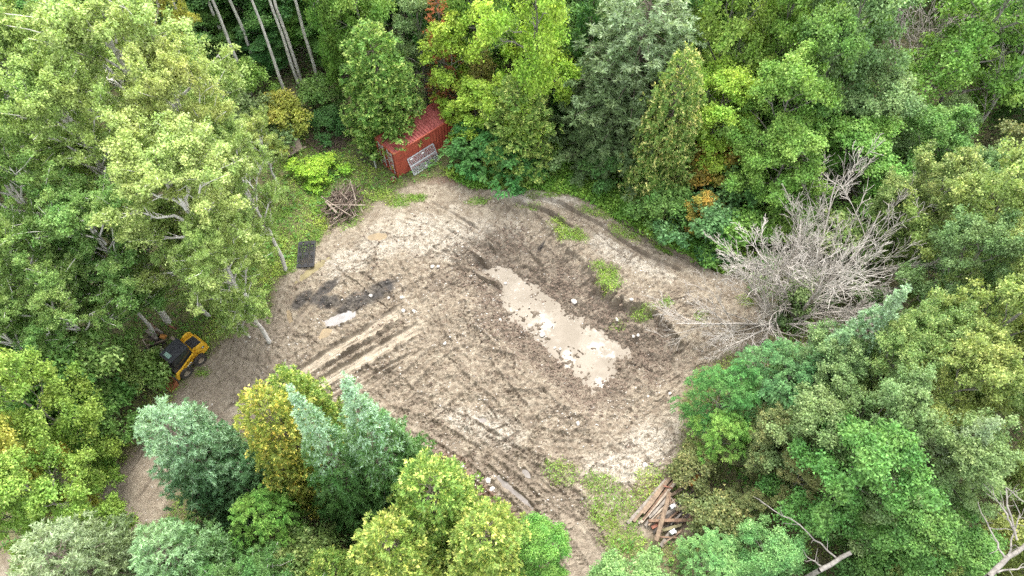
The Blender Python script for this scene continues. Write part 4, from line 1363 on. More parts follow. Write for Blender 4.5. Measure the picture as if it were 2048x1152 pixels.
arr = lambda: np.array(USED)
cand = []
rs = np.random.default_rng(77)
bx = rs.uniform(-62, 62, 9000)
by = rs.uniform(0, 70, 9000)
dcl = poly_sdf(bx, by, CLEAR)
dvl, dvr = poly_sdf(bx, by, VERGE_L), poly_sdf(bx, by, VERGE_R)
nfill = 0
for x, y, dc, dl, dr in zip(bx, by, dcl, dvl, dvr):
    if nfill >= 190:
        break
    if dc < 2.2 or dl < 1.0 or dr < 1.2 or abs(x) > 0.80 * (y * CP + CAM_H * SP) + 5:
        continue
    U = arr()
    dd = np.hypot(U[:, 0] - x, U[:, 1] - y)
    near = y < 17 and dc < 9
    r = 1.6 if near else 2.2
    if (dd < 0.62 * U[:, 2] + r * 0.75).any():
        continue
    # keep the things at the edge of the clearing in view
    if any(math.hypot(x - q[0], y - q[1]) < rad for q, rad in (((-8.0, 38.0), 6.0), ((-19.0, 42.0), 7.0), ((-21.5, 20.5), 3.2), ((9, 11.5), 3.5))):
        continue
    dpt = y * CP + CAM_H * SP
    ppx, ppy = 1024 + FPX * x / dpt, 576 - FPX * (y * SP - CAM_H * CP) / dpt
    k = nfill
    # leave open the sight lines to the bare trees, the broken limb, the plank heap and the track
    cz = 6.0
    dpc = y * CP - (cz - CAM_H) * SP
    qx, qy = 1024 + FPX * x / dpc, 576 - FPX * (y * SP + (cz - CAM_H) * CP) / dpc
    if any(x0 - 55 < qx < x1 + 55 and y0 - 45 < qy < y1 + 60 for x0, y0, x1, y1 in ((1790, 0, 1880, 140), (1910, 130, 2048, 300), (1950, 990, 2048, 1152), (1530, 1000, 1700, 1130), (280, 640, 420, 760), (215, 920, 300, 1030))):
        continue
    if 330 < ppx < 720 and 20 < ppy < 260:
        if (dd < 1.3).any():
            continue
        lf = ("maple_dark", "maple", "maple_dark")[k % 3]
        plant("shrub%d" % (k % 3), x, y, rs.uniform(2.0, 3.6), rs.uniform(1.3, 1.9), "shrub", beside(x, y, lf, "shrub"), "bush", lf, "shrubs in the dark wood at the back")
    elif near or dc < 4:
        lf = ("maple", "maple_dark", "maple_bright", "olive")[k % 4]
        plant("shrub%d" % (k % 3), x, y, rs.uniform(2.0, 3.6), rs.uniform(1.3, 1.9), "shrub", beside(x, y, lf, "shrub"), "bush", lf, "low shrubs under the trees")
    elif x < -9:
        h = rs.uniform(7, 12) if y < 45 else rs.uniform(11, 16)
        lf = ("poplar_green", "maple", "poplar", "maple_bright")[k % 4]
        if 300 < ppx < 740:
            lf = "maple_dark"
        plant("poplar%d" % (k % 4) if k % 3 else "maple%d" % (k % 5), x, y, h, rs.uniform(2.2, 3.2), "forest_tree", beside(x, y, lf, "tree"), "tree", lf, "filling trees on the left")
    elif y > 38:
        lf = ("maple", "maple_dark", "maple_bright", "ash_grey")[k % 4]
        plant("maple%d" % (k % 5), x, y, rs.uniform(10, 15), rs.uniform(2.3, 3.2), "forest_tree", beside(x, y, lf, "tree"), "tree", lf, "filling trees at the back")
    else:
        lf = ("olive", "maple", "ash_grey", "maple_dark", "olive_yellow")[k % 5]
        plant(("fine%d" % (k % 4)) if k % 2 else ("maple%d" % (k % 5)), x, y, rs.uniform(5.5, 10), rs.uniform(2.0, 2.9), "forest_tree", beside(x, y, lf, "tree"), "tree", lf, "filling trees on the right")
    nfill += 1

# low growth: weeds, seedlings, ferns
def scatter(n, dens, x0, x1, y0, y1, seed):
    r = np.random.default_rng(seed)
    out = []
    tot = 0
    while tot < n:
        x = r.uniform(x0, x1, 60000)
        y = r.uniform(y0, y1, 60000)
        ok = (r.random(60000) < dens(x, y)) & (np.abs(x) < 0.78 * (y * CP + CAM_H * SP) + 1)
        out.append(np.stack([x[ok], y[ok]], -1))
        tot += ok.sum()
        if len(out) > 12:
            break
    return np.concatenate(out)[:n]


rng = np.random.default_rng(5)


def low_growth(name, n, dens, box, seed, m, ht, ll, lw, per, label):
    pts = scatter(n, dens, *box, seed)
    zz = terrain(pts[:, 0], pts[:, 1])
    J = np.repeat(np.arange(len(pts)), per)
    hh = ht * (0.35 + 0.9 * fbm(pts[:, 0], pts[:, 1], 0.7, 3, 55)) * (0.5 + rng.random(len(pts)))
    off = rng.normal(size=(len(J), 3)) * np.array([0.10, 0.10, 0])
    pos = np.stack([pts[J, 0], pts[J, 1], zz[J]], -1) + off + UP * (hh[J] * (0.25 + 0.75 * rng.random(len(J))))[:, None]
    nn = norm(UP + rng.normal(size=(len(J), 3)) * 0.45)
    ton = fbm(pts[:, 0], pts[:, 1], 0.6, 3, 58)
    tint = 1.6 * (ton[J] - 0.3) + 0.5 * (rng.random(len(J)) - 0.3)
    me = leaves_mesh(name, pos, nn, rng.normal(size=(len(J), 3)), ll * (0.6 + 0.8 * rng.random(len(J))), lw * (0.6 + 0.8 * rng.random(len(J))), tint, [M[m]])
    return tag(link(name, me), label, kind="stuff")


def dens_verge(x, y):
    c = cover(x, y)
    dC = poly_sdf(x, y, CLEAR)
    return np.where((dC < 0.3) | (poly_sdf(x, y, VERGE_L) < 0.5) | (poly_sdf(x, y, VERGE_R) < 0.8), c, c * 0.35)


low_growth("weeds", 30000, dens_verge, (-26, 20, 8, 41), 1, "weeds", 0.20, 0.095, 0.062, 4, "bright low weeds along the rim of the mud")
low_growth("undergrowth", 17000, lambda x, y: (poly_sdf(x, y, CLEAR) > 0.5) * 0.9, (-50, 50, 6, 62), 2, "undergrowth", 0.55, 0.24, 0.15, 3, "leafy green undergrowth on the forest floor")
low_growth("verge_plants", 5500, lambda x, y: (poly_sdf(x, y, VERGE_R) < 0.3) * 0.9, (-6, 24, 24, 42), 3, "weeds", 0.50, 0.20, 0.14, 4, "dense leafy plants on the verge right of the container")




def grass_blades(n, seed):
    pts = scatter(n, lambda x, y: np.where(poly_sdf(x, y, CLEAR) < 1.5, np.sqrt(np.clip(cover(x, y), 0, 1)) * (0.12 + 0.5 * sstep(0.4, 0.6, fbm(x, y, 1.2, 3, 66))), 0.15), -26, 20, 8, 41, seed)
    zz = terrain(pts[:, 0], pts[:, 1])
    J = np.repeat(np.arange(len(pts)), 5)
    pos = np.stack([pts[J, 0], pts[J, 1], zz[J]], -1) + rng.normal(size=(len(J), 3)) * np.array([0.06, 0.06, 0])
    dr = norm(rng.normal(size=(len(J), 3)) * np.array([1, 1, 0.3]) + 0.8 * UP)
    nn = norm(np.cross(dr, rng.normal(size=(len(J), 3))))
    me = leaves_mesh("grass", pos, nn, dr, 0.10 + 0.16 * rng.random(len(J)), 0.020 + 0.014 * rng.random(len(J)), rng.random(len(J)), [M["grass"]])
    return tag(link("grass", me), "thin tufts of dry and green grass round the weed patches", kind="stuff")


M["grass"] = leafmat("grass_blades", (0.115, 0.150, 0.035), (0.27, 0.235, 0.115))
grass_blades(15000, 12)
# ------------------------------------------------------------------ objects
import bmesh
rng = np.random.default_rng(99)
random.seed(99)
M["red_paint"] = worn("red_paint", (0.36, 0.080, 0.046), (0.28, 0.056, 0.034), 1.6, 0.6, 0.3, 0.1, c3=(0.20, 0.075, 0.042))
M["red_roof"] = worn("red_roof", (0.34, 0.095, 0.080), (0.25, 0.058, 0.050), 1.2, 0.6, 0.35, 0.1, c3=(0.15, 0.045, 0.038))
M["red_door"] = worn("red_door", (0.30, 0.048, 0.036), (0.22, 0.045, 0.030), 2.2, 0.6, 0.3, 0.1, c3=(0.20, 0.085, 0.05))
M["galv"] = worn("galvanised", (0.55, 0.56, 0.57), (0.42, 0.43, 0.44), 6, 0.45, 0.5, metal=0.35)
M["white_mark"] = worn("white_mark", (0.72, 0.71, 0.68), (0.58, 0.57, 0.54), 9, 0.6)
M["yellow_mark"] = worn("yellow_mark", (0.62, 0.42, 0.08), (0.5, 0.33, 0.07), 9, 0.6)
M["yellow_paint"] = worn("yellow_paint", (0.74, 0.43, 0.030), (0.62, 0.34, 0.025), 3, 0.42, 0.45, c3=(0.36, 0.19, 0.03))
M["black_paint"] = worn("black_paint", (0.022, 0.023, 0.026), (0.035, 0.036, 0.040), 4, 0.5, 0.4)
M["black_plastic"] = worn("black_plastic", (0.010, 0.010, 0.012), (0.020, 0.020, 0.021), 8, 0.6, 0.3)
M["rubber"] = worn("rubber", (0.030, 0.028, 0.027), (0.075, 0.065, 0.055), 7, 0.85, 0.2, 0.2)
M["rim_mud"] = worn("rim_mud", (0.33, 0.27, 0.20), (0.22, 0.18, 0.13), 6, 0.7)
M["rust"] = worn("rust", (0.30, 0.115, 0.050), (0.20, 0.075, 0.036), 6, 0.8, 0.2, 0.2, c3=(0.10, 0.05, 0.035))
M["glass_dark"] = worn("dark_glass", (0.018, 0.022, 0.022), (0.030, 0.036, 0.034), 2, 0.08, 0.5)
M["glass_green"] = worn("green_glass", (0.17, 0.27, 0.22), (0.22, 0.32, 0.27), 3, 0.15, 0.5)
M["dark_metal"] = worn("dark_metal", (0.05, 0.046, 0.042), (0.085, 0.07, 0.055), 6, 0.6, 0.4)
WOODS = {"wood_grey": ((0.27, 0.235, 0.195), (0.18, 0.152, 0.124)), "wood_tan": ((0.27, 0.195, 0.130), (0.18, 0.128, 0.088)),
         "wood_pale": ((0.33, 0.265, 0.20), (0.24, 0.19, 0.142)), "wood_brown": ((0.22, 0.14, 0.09), (0.145, 0.092, 0.062)),
         "wood_dark": ((0.085, 0.070, 0.058), (0.050, 0.042, 0.036)), "wood_orange": ((0.52, 0.235, 0.060), (0.38, 0.165, 0.045)),
         "wood_red": ((0.27, 0.115, 0.075), (0.18, 0.075, 0.05)), "wood_olive": ((0.20, 0.175, 0.095), (0.135, 0.12, 0.065)),
         "stick_pale": ((0.38, 0.31, 0.245), (0.27, 0.215, 0.165)), "stick_brown": ((0.22, 0.165, 0.125), (0.15, 0.11, 0.085)),
         "stick_dark": ((0.13, 0.090, 0.070), (0.075, 0.054, 0.044))}
for k, (a, b_) in WOODS.items():
    M[k] = worn(k, tuple(q * 0.85 for q in a), tuple(q * 0.78 for q in b_), 5, 0.85, 0.2, 0.25)
M["stone"] = worn("stone", (0.47, 0.44, 0.39), (0.33, 0.30, 0.26), 5, 0.85, 0.3, 0.2)
M["clod"] = worn("clod", (0.175, 0.132, 0.098), (0.115, 0.084, 0.062), 8, 0.9, 0.2, 0.3)


class MB:
    """collects shapes into one mesh"""
    def __init__(self):
        self.bm = bmesh.new()

    def box(self, sx, sy, sz, loc=(0, 0, 0), rot=(0, 0, 0)):
        mtx = Matrix.Translation(loc) @ Matrix.Rotation(rot[2], 4, 'Z') @ Matrix.Rotation(rot[1], 4, 'Y') @ Matrix.Rotation(rot[0], 4, 'X') @ Matrix.Diagonal((sx, sy, sz, 1))
        bmesh.ops.create_cube(self.bm, size=1.0, matrix=mtx)
        return self

    def bar(self, p0, p1, w, t=None):
        p0, p1 = Vector(p0), Vector(p1)
        d = p1 - p0
        q = d.to_track_quat('X', 'Z').to_matrix().to_4x4()
        mtx = Matrix.Translation((p0 + p1) / 2) @ q @ Matrix.Diagonal((d.length, w, t or w, 1))
        bmesh.ops.create_cube(self.bm, size=1.0, matrix=mtx)
        return self

    def rod(self, p0, p1, r, r2=None, n=8):
        p0, p1 = Vector(p0), Vector(p1)
        d = p1 - p0
        q = d.to_track_quat('Z', 'Y').to_matrix().to_4x4()
        mtx = Matrix.Translation((p0 + p1) / 2) @ q
        bmesh.ops.create_cone(self.bm, cap_ends=True, segments=n, radius1=r, radius2=r if r2 is None else r2, depth=d.length, matrix=mtx)
        return self

    def prism(self, pts, w, axis_y=0.0):
        """side outline in x,z given a width along y, centred on axis_y"""
        a = [self.bm.verts.new((p[0], axis_y - w / 2, p[1])) for p in pts]
        b = [self.bm.verts.new((p[0], axis_y + w / 2, p[1])) for p in pts]
        self.bm.faces.new(a)
        self.bm.faces.new(b[::-1])
        n = len(pts)
        for i in range(n):
            self.bm.faces.new((a[i], b[i], b[(i + 1) % n], a[(i + 1) % n]))
        return self

    def lathe(self, prof, n=24, axis='y'):
        """profile of (radius, along) spun round the y axis"""
        rings = []
        for k in range(n):
            th = 2 * math.pi * k / n
            rings.append([self.bm.verts.new((r * math.cos(th), y, r * math.sin(th))) for r, y in prof])
        for k in range(n):
            A, B = rings[k], rings[(k + 1) % n]
            for i in range(len(prof) - 1):
                self.bm.faces.new((A[i], A[i + 1], B[i + 1], B[i]))
        return self

    def done(self, name, m, parent=None, bevel=0.0, smooth=False, **kw):
        if bevel:
            bmesh.ops.bevel(self.bm, geom=self.bm.edges[:], offset=bevel, segments=2, affect='EDGES', profile=0.6)
        bmesh.ops.recalc_face_normals(self.bm, faces=self.bm.faces[:])
        me = bpy.data.meshes.new(name)
        self.bm.to_mesh(me)
        self.bm.free()
        for p in me.polygons:
            p.use_smooth = smooth
        for mm in (m if isinstance(m, (list, tuple)) else [m]):
            me.materials.append(M[mm] if isinstance(mm, str) else mm)
        return link(name, me, parent, **kw)


def corrug(n, L, Hh, d, flat=0.5):
    """trapezoid corrugation running along z; returns outline (x, offset)"""
    pitch = L / n
    pts = []
    for i in range(n):
        x = i * pitch
        pts += [(x, 0), (x + pitch * 0.33, 0), (x + pitch * 0.5, -d), (x + pitch * 0.83, -d)]
    pts.append((L, 0))
    return pts


# ---- red shipping container: local x along its length from the door end, y across (0 = the side facing the clearing)
CA = G(797, 357)
CANG = math.radians(42.5)
zc = 0.02
cont = tag(link("shipping_container", None, None, (CA[0], CA[1], zc), (0, 0, CANG)), "rusty red shipping container with a ribbed roof under the trees", "container")
CL, CW, CH = 6.06, 2.44, 2.59


def ribbed(name, n, L, Hh, d, m, parent, place):
    pts = corrug(n, L, Hh, d)
    V, Fq = [], []
    for (x, o) in pts:
        V += [place(x, o, 0), place(x, o, Hh)]
    for i in range(len(pts) - 1):
        Fq.append((2 * i, 2 * i + 2, 2 * i + 3, 2 * i + 1))
    me = bpy.data.meshes.new(name)
    me.from_pydata(V, [], Fq)
    me.materials.append(M[m])
    me.update()
    o = link(name, me, parent)
    return o


ribbed("side_panel", 20, CL - 0.30, CH - 0.34, 0.045, "red_paint", cont, lambda x, o, z: (0.15 + x, 0.035 - o, 0.18 + z))
ribbed("side_panel", 20, CL - 0.30, CH - 0.34, 0.045, "red_paint", cont, lambda x, o, z: (0.15 + x, CW - 0.035 + o, 0.18 + z))
ribbed("end_panel", 9, CW - 0.30, CH - 0.34, 0.045, "red_paint", cont, lambda x, o, z: (CL - 0.035 + o, 0.15 + x, 0.18 + z))
ribbed("roof", 22, CL - 0.24, CW - 0.24, 0.075, "red_roof", cont, lambda x, o, z: (0.12 + x, 0.12 + z, CH - 0.035 + o))
mb = MB()
for (x, y) in ((0.06, 0.06), (0.06, CW - 0.06), (CL - 0.06, 0.06), (CL - 0.06, CW - 0.06)):
    mb.box(0.13, 0.13, CH - 0.24, (x, y, CH / 2))
for y in (0.06, CW - 0.06):
    mb.box(CL - 0.26, 0.10, 0.12, (CL / 2, y, CH - 0.07))
    mb.box(CL - 0.26, 0.10, 0.16, (CL / 2, y, 0.10))
for x in (0.06, CL - 0.06):
    mb.box(0.10, CW - 0.26, 0.12, (x, CW / 2, CH - 0.08))
    mb.box(0.10, CW - 0.26, 0.16, (x, CW / 2, 0.10))
mb.done("frame", "red_paint", cont, 0.012)
cast = MB().box(0.19, 0.17, 0.13).done("corner_casting", "rust", cont, 0.015)
k = 0
for x in (0.09, CL - 0.09):
    for y in (0.08, CW - 0.08):
        for z in (0.06, CH - 0.05):
            c = cast if k == 0 else cast.copy()
            if k:
                COL.objects.link(c)
            c.location = (x, y, z)
            k += 1
MB().box(0.02, 0.02, CH - 0.3, (2.62, 0.0, CH / 2 - 0.02)).done("seam", "red_door", cont)
for s, y0 in ((0, 0.13), (1, CW / 2 + 0.005)):
    w = CW / 2 - 0.135
    d = MB().box(0.05, w, CH - 0.34, (0.075, y0 + w / 2, CH / 2), ).done("door", "red_door", cont, 0.008)
    for k in range(2):
        yy = y0 + w * (0.27 if k == 0 else 0.76)
        mb = MB().rod((0.028, yy, 0.12), (0.028, yy, CH - 0.10), 0.028)
        for z in (0.35, 1.1, 1.7, 2.3):
            mb.box(0.05, 0.12, 0.06, (0.035, yy, z))
        mb.box(0.03, 0.34, 0.035, (0.0, yy + 0.12, 1.05 + 0.15 * k))
        mb.done("lock_bar", "galv", d)
    rows = ((2.18, 0.42), (2.02, 0.34), (1.72, 0.40), (1.58, 0.3), (1.44, 0.36), (1.30, 0.26)) if s == 0 else ((2.15, 0.36), (1.98, 0.22), (1.0, 0.24))
    mb = MB()
    for z, L in rows:
        yy = y0 + w * 0.51
        x = yy - L / 2
        while x < yy + L / 2:
            g = 0.045 + 0.03 * random.random()
            mb.box(0.004, g, 0.085, (0.046, x + g / 2, z))
            x += g + 0.028
    mb.done("lettering", "white_mark", d)
    MB().box(0.006, 0.26, 0.24, (0.045, y0 + w * 0.5, 0.72)).box(0.006, 0.2, 0.1, (0.045, y0 + w * 0.52, 0.45)).done("decal", "yellow_mark" if s == 0 else "white_mark", d)
    mb = MB()
    for z in (0.45, 1.0, 1.6, 2.15):
        mb.box(0.06, 0.10, 0.09, (0.04, 0.10 if s == 0 else CW - 0.10, z))
    mb.done("hinge", "dark_metal", d)

# gate panel leaning on the side: bars run lengthwise, a rail in the middle
gp = np.array([G(815.5, 318.5, 1.35), G(866, 281, 1.35), G(878, 319, 0.05), G(828.5, 350.5, 0.05)])
org = Vector(gp[3])
ex = Vector(gp[2]) - org
ey = Vector(gp[0]) - org
LX, LY = ex.length, ey.length
exn = ex.normalized()
ezn = exn.cross(ey.normalized()).normalized()
eyn = ezn.cross(exn)
gate = link("gate_panel", None)
gate.matrix_world = Matrix(((exn.x, eyn.x, ezn.x, org.x), (exn.y, eyn.y, ezn.y, org.y), (exn.z, eyn.z, ezn.z, org.z), (0, 0, 0, 1)))
tag(gate, "galvanised gate panel leaning on the long side of the red container", "gate panel")
mb = MB()
for a, b_ in (((0, 0), (LX, 0)), ((0, LY), (LX, LY)), ((0, 0), (0, LY)), ((LX, 0), (LX, LY))):
    mb.bar((*a, 0), (*b_, 0), 0.075, 0.05)
mb.done("frame", "galv", gate, 0.008)
MB().bar((0.04, LY * 0.52, 0.005), (LX - 0.04, LY * 0.52, 0.005), 0.10, 0.045).done("rail", "galv", gate, 0.008)
r0 = MB().rod((0, 0, 0), (LX - 0.1, 0, 0), 0.013, n=5).done("bar", "galv", gate)
r0.location = (0.05, LY * 0.06, 0)
nb = 13
for i in range(1, nb):
    f = 0.06 + 0.88 * i / (nb - 1)
    c = r0.copy()
    COL.objects.link(c)
    c.location = (0.05, LY * f, 0)
vb = MB().rod((0, 0.04, 0.02), (0, LY - 0.04, 0.02), 0.011, n=5).done("upright", "galv", gate)
vb.location = (LX * 0.12, 0, 0)
for f in (0.37, 0.63, 0.88):
    c = vb.copy()
    COL.objects.link(c)
    c.location = (LX * f, 0, 0)
for (fx, fy) in ((0.12, 0.9), (0.55, 0.87), (0.5, 0.12)):
    MB().box(0.2, 0.13, 0.012, (LX * fx, LY * fy, 0.035)).done("plate", "white_mark", gate)

# dark wire fence panel left of the doors
p0, p1, p2 = G(716, 318), G(752, 336), G(757, 322)
fp = tag(link("fence_panel", None, None, (p0[0], p0[1], ZG(p0[0], p0[1]))), "dark wire fence panel with a grey post beside the container doors", "fence panel")
dv = Vector((p1[0] - p0[0], p1[1] - p0[1], 0))
MB().rod((0, 0, 0.1), dv + Vector((0, 0, 0.1)), 0.03).rod((0, 0, 1.1), dv + Vector((0, 0, 1.1)), 0.03).done("rail", "dark_metal", fp)
MB().box(0.10, 0.10, 1.35, dv + Vector((0, 0, 0.68))).done("post", "galv", fp, 0.01)
mb = MB()
for i in range(12):
    q = dv * (i / 11.5)
    mb.rod(q + Vector((0, 0, 0.1)), q + Vector((0, 0, 1.1)), 0.010, n=4)
for i in range(6):
    mb.rod((0, 0, 0.15 + 0.16 * i), dv + Vector((0, 0, 0.15 + 0.16 * i)), 0.010, n=4)
mb.done("wire_mesh", "dark_metal", fp)

# red bucket by the corner
p = G(788, 363)
bk = tag(link("bucket", None, None, (p[0], p[1], ZG(p[0], p[1]))), "small faded red bucket at the container's near corner", "bucket")
MB().lathe([(0.0, 0.0), (0.15, 0.0), (0.20, 0.34), (0.185, 0.34), (0.14, 0.02), (0, 0.02)], 16).done("pail", "red_roof", bk, rot=(math.radians(90), 0, 0))
mb = MB()
for i in range(8):
    a, b_ = math.pi * i / 8, math.pi * (i + 1) / 8
    mb.rod((0.19 * math.cos(a), 0.10 * math.sin(a), 0.34 + 0.14 * math.sin(a)), (0.19 * math.cos(b_), 0.10 * math.sin(b_), 0.34 + 0.14 * math.sin(b_)), 0.008, n=5)
mb.done("handle", "galv", bk)

# ---- skid steer: local x forwards (to the bucket), y to its left, z up
f_ = G(377, 750)
r_ = G(402, 727)
ang = math.atan2(f_[1] - r_[1], f_[0] - r_[0])
mid = (f_ + r_) / 2
nl = np.array([-math.sin(ang), math.cos(ang)])         # its left side
# the seen wheels are those on its left
cx0, cy0 = mid[0] - nl[0] * 0.72, mid[1] - nl[1] * 0.72
sk = tag(link("skid_steer", None, None, (cx0, cy0, ZG(cx0, cy0)), (0, 0, ang)), "yellow skid steer loader with black cab and rusty bucket parked by the trees", "skid steer")
M_ = sk
MB().prism([(-0.95, 0.32), (0.85, 0.30), (1.02, 0.48), (0.98, 0.78), (-0.30, 0.85), (-1.0, 0.85)], 1.02).done("chassis", "dark_metal", M_, 0.02)
MB().prism([(-1.55, 0.42), (-0.55, 0.42), (-0.55, 1.18), (-0.75, 1.32), (-1.42, 1.22), (-1.58, 1.0)], 1.12).done("engine_cover", "yellow_paint", M_, 0.04)
hd = MB().prism([(-1.38, 1.238), (-0.72, 1.325), (-0.72, 1.355), (-1.38, 1.268)], 0.78).done("engine_hood", "black_paint", M_, 0.01)
mb = MB()
for i in range(7):
    x = -1.30 + i * 0.085
    mb.box(0.03, 0.62, 0.014, (x, 0, 1.268 + (x + 1.38) * 0.132 + 0.012), (0, -0.13, 0))
mb.done("grille", "rubber", hd)
# cab
cab = MB().prism([(-0.55, 0.80), (0.62, 0.80), (0.80, 1.05), (0.72, 1.92), (-0.50, 1.96), (-0.58, 1.90)], 0.96).done("cab", "black_paint", M_, 0.03)
MB().prism([(-0.60, 1.955), (0.80, 1.915), (0.82, 1.965), (-0.58, 2.02)], 1.10).done("cab_roof", "black_paint", M_, 0.02)
MB().box(0.26, 0.50, 0.02, (0.56, -0.02, 1.982), (0, 0.035, 0)).done("skylight", "glass_green", M_)
for s in (-1, 1):
    MB().prism([(-0.42, 1.18), (0.56, 1.12), (0.58, 1.80), (-0.42, 1.84)], 0.012, s * 0.49).done("side_window", "glass_dark", cab)
MB().bar((0.79, 0, 1.15), (0.735, 0, 1.85), 0.80, 0.015).done("front_window", "glass_dark", cab)
MB().box(0.05, 0.9, 0.05, (0.83, 0, 1.90)).done("lamp_bar", "dark_metal", cab, 0.01)
for s in (-1, 1):
    # lift arm tower behind, arm running down to the front
    arm = MB().prism([(-1.52, 0.92), (-1.10, 0.92), (-0.62, 1.34), (0.58, 0.86), (1.00, 0.84), (1.18, 0.52), (1.20, 0.26), (1.02, 0.26), (0.92, 0.50), (0.52, 0.66), (-0.62, 1.14), (-0.88, 1.50), (-1.20, 1.56), (-1.44, 1.40)], 0.13, s * 0.66).done("lift_arm", "yellow_paint", M_, 0.012)
    mb = MB()
    for i in range(4):
        xx = -0.10 + i * 0.13
        zz = 1.135 - (xx + 0.62) * 0.40 - 0.085
        mb.box(0.075, 0.006, 0.10, (xx, s * 0.728, zz), (0, 0.38, 0))
    mb.done("lettering", "white_mark", arm)
    MB().rod((-0.95, s * 0.66, 0.60), (0.45, s * 0.66, 0.55), 0.045).done("cylinder", "dark_metal", M_)
    MB().prism([(-1.35, 0.45), (0.9, 0.40), (0.9, 0.62), (-1.35, 0.80)], 0.10, s * 0.56).done("side_rail", "yellow_paint", M_, 0.01)
    mb = MB().rod((-1.22, s * 0.735, 1.20), (-1.22, s * 0.745, 1.20), 0.105, n=18)
    lg = mb.done("badge", "black_paint", arm)
    MB().rod((-1.22, s * 0.744, 1.20), (-1.22, s * 0.750, 1.20), 0.060, n=16).done("badge_face", "white_mark", arm)
tyre_prof = [(0.22, -0.13), (0.36, -0.15), (0.395, -0.12), (0.41, 0.0), (0.395, 0.12), (0.36, 0.15), (0.22, 0.13)]
first = None
for (x, y) in ((0.52, 0.72), (-0.62, 0.72), (0.52, -0.72), (-0.62, -0.72)):
    if first is None:
        wh = link("wheel", None, M_, (x, y, 0.41))
        mb = MB().lathe(tyre_prof, 28)
        for i in range(18):
            a = 2 * math.pi * i / 18
            for s in (-1, 1):
                aa = a + s * 0.09
                mb.box(0.035, 0.15, 0.055, (0.412 * math.cos(aa), s * 0.07, 0.412 * math.sin(aa)), (0, -aa, 0.45 * s))
        ty = mb.done("tyre", "rubber", wh)
        rm = MB().lathe([(0.0, 0.06), (0.09, 0.06), (0.10, 0.02), (0.18, 0.02), (0.22, 0.115), (0.235, 0.13), (0.225, -0.12), (0.0, -0.10)], 24).done("rim", "rim_mud", wh)
        first = (wh, ty, rm)
    else:
        w2 = first[0].copy()
        COL.objects.link(w2)
        w2.location = (x, y, 0.41)
        if y < 0:
            w2.rotation_euler = (0, 0, math.pi)
        for ch in first[1:]:
            c = ch.copy()
            COL.objects.link(c)
            c.parent = w2
bkt = MB()
prof = [(1.28, 0.55), (1.30, 0.16), (1.42, 0.03), (2.0, 0.02), (2.0, 0.05), (1.45, 0.075), (1.345, 0.19), (1.325, 0.55)]
bkt.prism(prof, 1.66)
bo = bkt.done("bucket", "rust", M_)
for s in (-1, 1):
    MB().prism([(1.30, 0.55), (1.31, 0.16), (1.43, 0.03), (2.0, 0.02), (1.85, 0.16), (1.45, 0.52)], 0.025, s * 0.835).done("bucket_side", "rust", bo)
MB().box(0.10, 1.50, 0.42, (1.20, 0, 0.34)).done("coupler", "dark_metal", M_, 0.015)
MB().bar((1.99, -0.83, 0.035), (1.99, 0.83, 0.035), 0.10, 0.03).done("cutting_edge", "dark_metal", bo)

# ---- black plastic tray full of cells
q = [G(603, 487), G(632, 486), G(627, 534), G(592, 538)]
org = (q[2] + q[3]) / 2
exv = norm(((q[2] - q[3]) + (q[1] - q[0]))[None])[0]
LX = 0.5 * (np.linalg.norm(q[2] - q[3]) + np.linalg.norm(q[1] - q[0]))
LY = 0.5 * (np.linalg.norm(q[0] - q[3]) + np.linalg.norm(q[1] - q[2]))
c0 = (q[0] + q[1] + q[2] + q[3]) / 4
tray = tag(link("plastic_pallet", None, None, (c0[0], c0[1], ZG(c0[0], c0[1]) + 0.02), (0.01, 0.02, math.atan2(exv[1], exv[0]))), "black plastic grid pallet lying on the grass edge beside the olive puddle", "pallet")
mb = MB()
nxg, nyg = 9, 17
for i in range(nxg + 1):
    mb.box(0.035, LY - 0.1, 0.05, (-LX / 2 + LX * i / nxg, 0, 0.14))
for j in range(nyg + 1):
    mb.box(LX - 0.1, 0.035, 0.045, (0, -LY / 2 + LY * j / nyg, 0.137))
mb.done("grid", "black_plastic", tray)
mb = MB()
for a, b_ in (((-1, -1), (1, -1)), ((-1, 1), (1, 1)), ((-1, -1), (-1, 1)), ((1, -1), (1, 1)), ):
    mb.bar((a[0] * LX / 2, a[1] * LY / 2, 0.14), (b_[0] * LX / 2, b_[1] * LY / 2, 0.14), 0.09, 0.075)
mb.done("rim", "black_plastic", tray, 0.01)
ft = None
for sx in (-1, 0, 1):
    for sy in (-1, 0, 1):
        if ft is None:
            ft = MB().box(0.20, 0.22, 0.13, (0, 0, 0.065)).box(0.24, 0.26, 0.012, (0, 0, 0.171)).done("foot", "black_plastic", tray)
            c = ft
        else:
            c = ft.copy()
            COL.objects.link(c)
        c.location = (sx * (LX / 2 - 0.12), sy * (LY / 2 - 0.13), 0)


# ---- planks, boards and sticks
PLM = {}


def plank_mesh(L, w, tk, m):
    key = (round(L * 4), round(w * 20), round(tk * 40), m)
    if key not in PLM:
        mb = MB()
        mb.box(L, w, tk)
        bmesh.ops.subdivide_edges(mb.bm, edges=[e for e in mb.bm.edges if abs(e.verts[0].co.x - e.verts[1].co.x) > L * 0.5], cuts=3)
        for v in mb.bm.verts:
            v.co.y += random.gauss(0, 0.010)
            v.co.z += random.gauss(0, 0.008)
            v.co.x += random.gauss(0, 0.03) if abs(v.co.x) > L * 0.45 else 0
        o = mb.done("plank", m)
        PLM[key] = o.data
        bpy.data.objects.remove(o)
    return PLM[key]


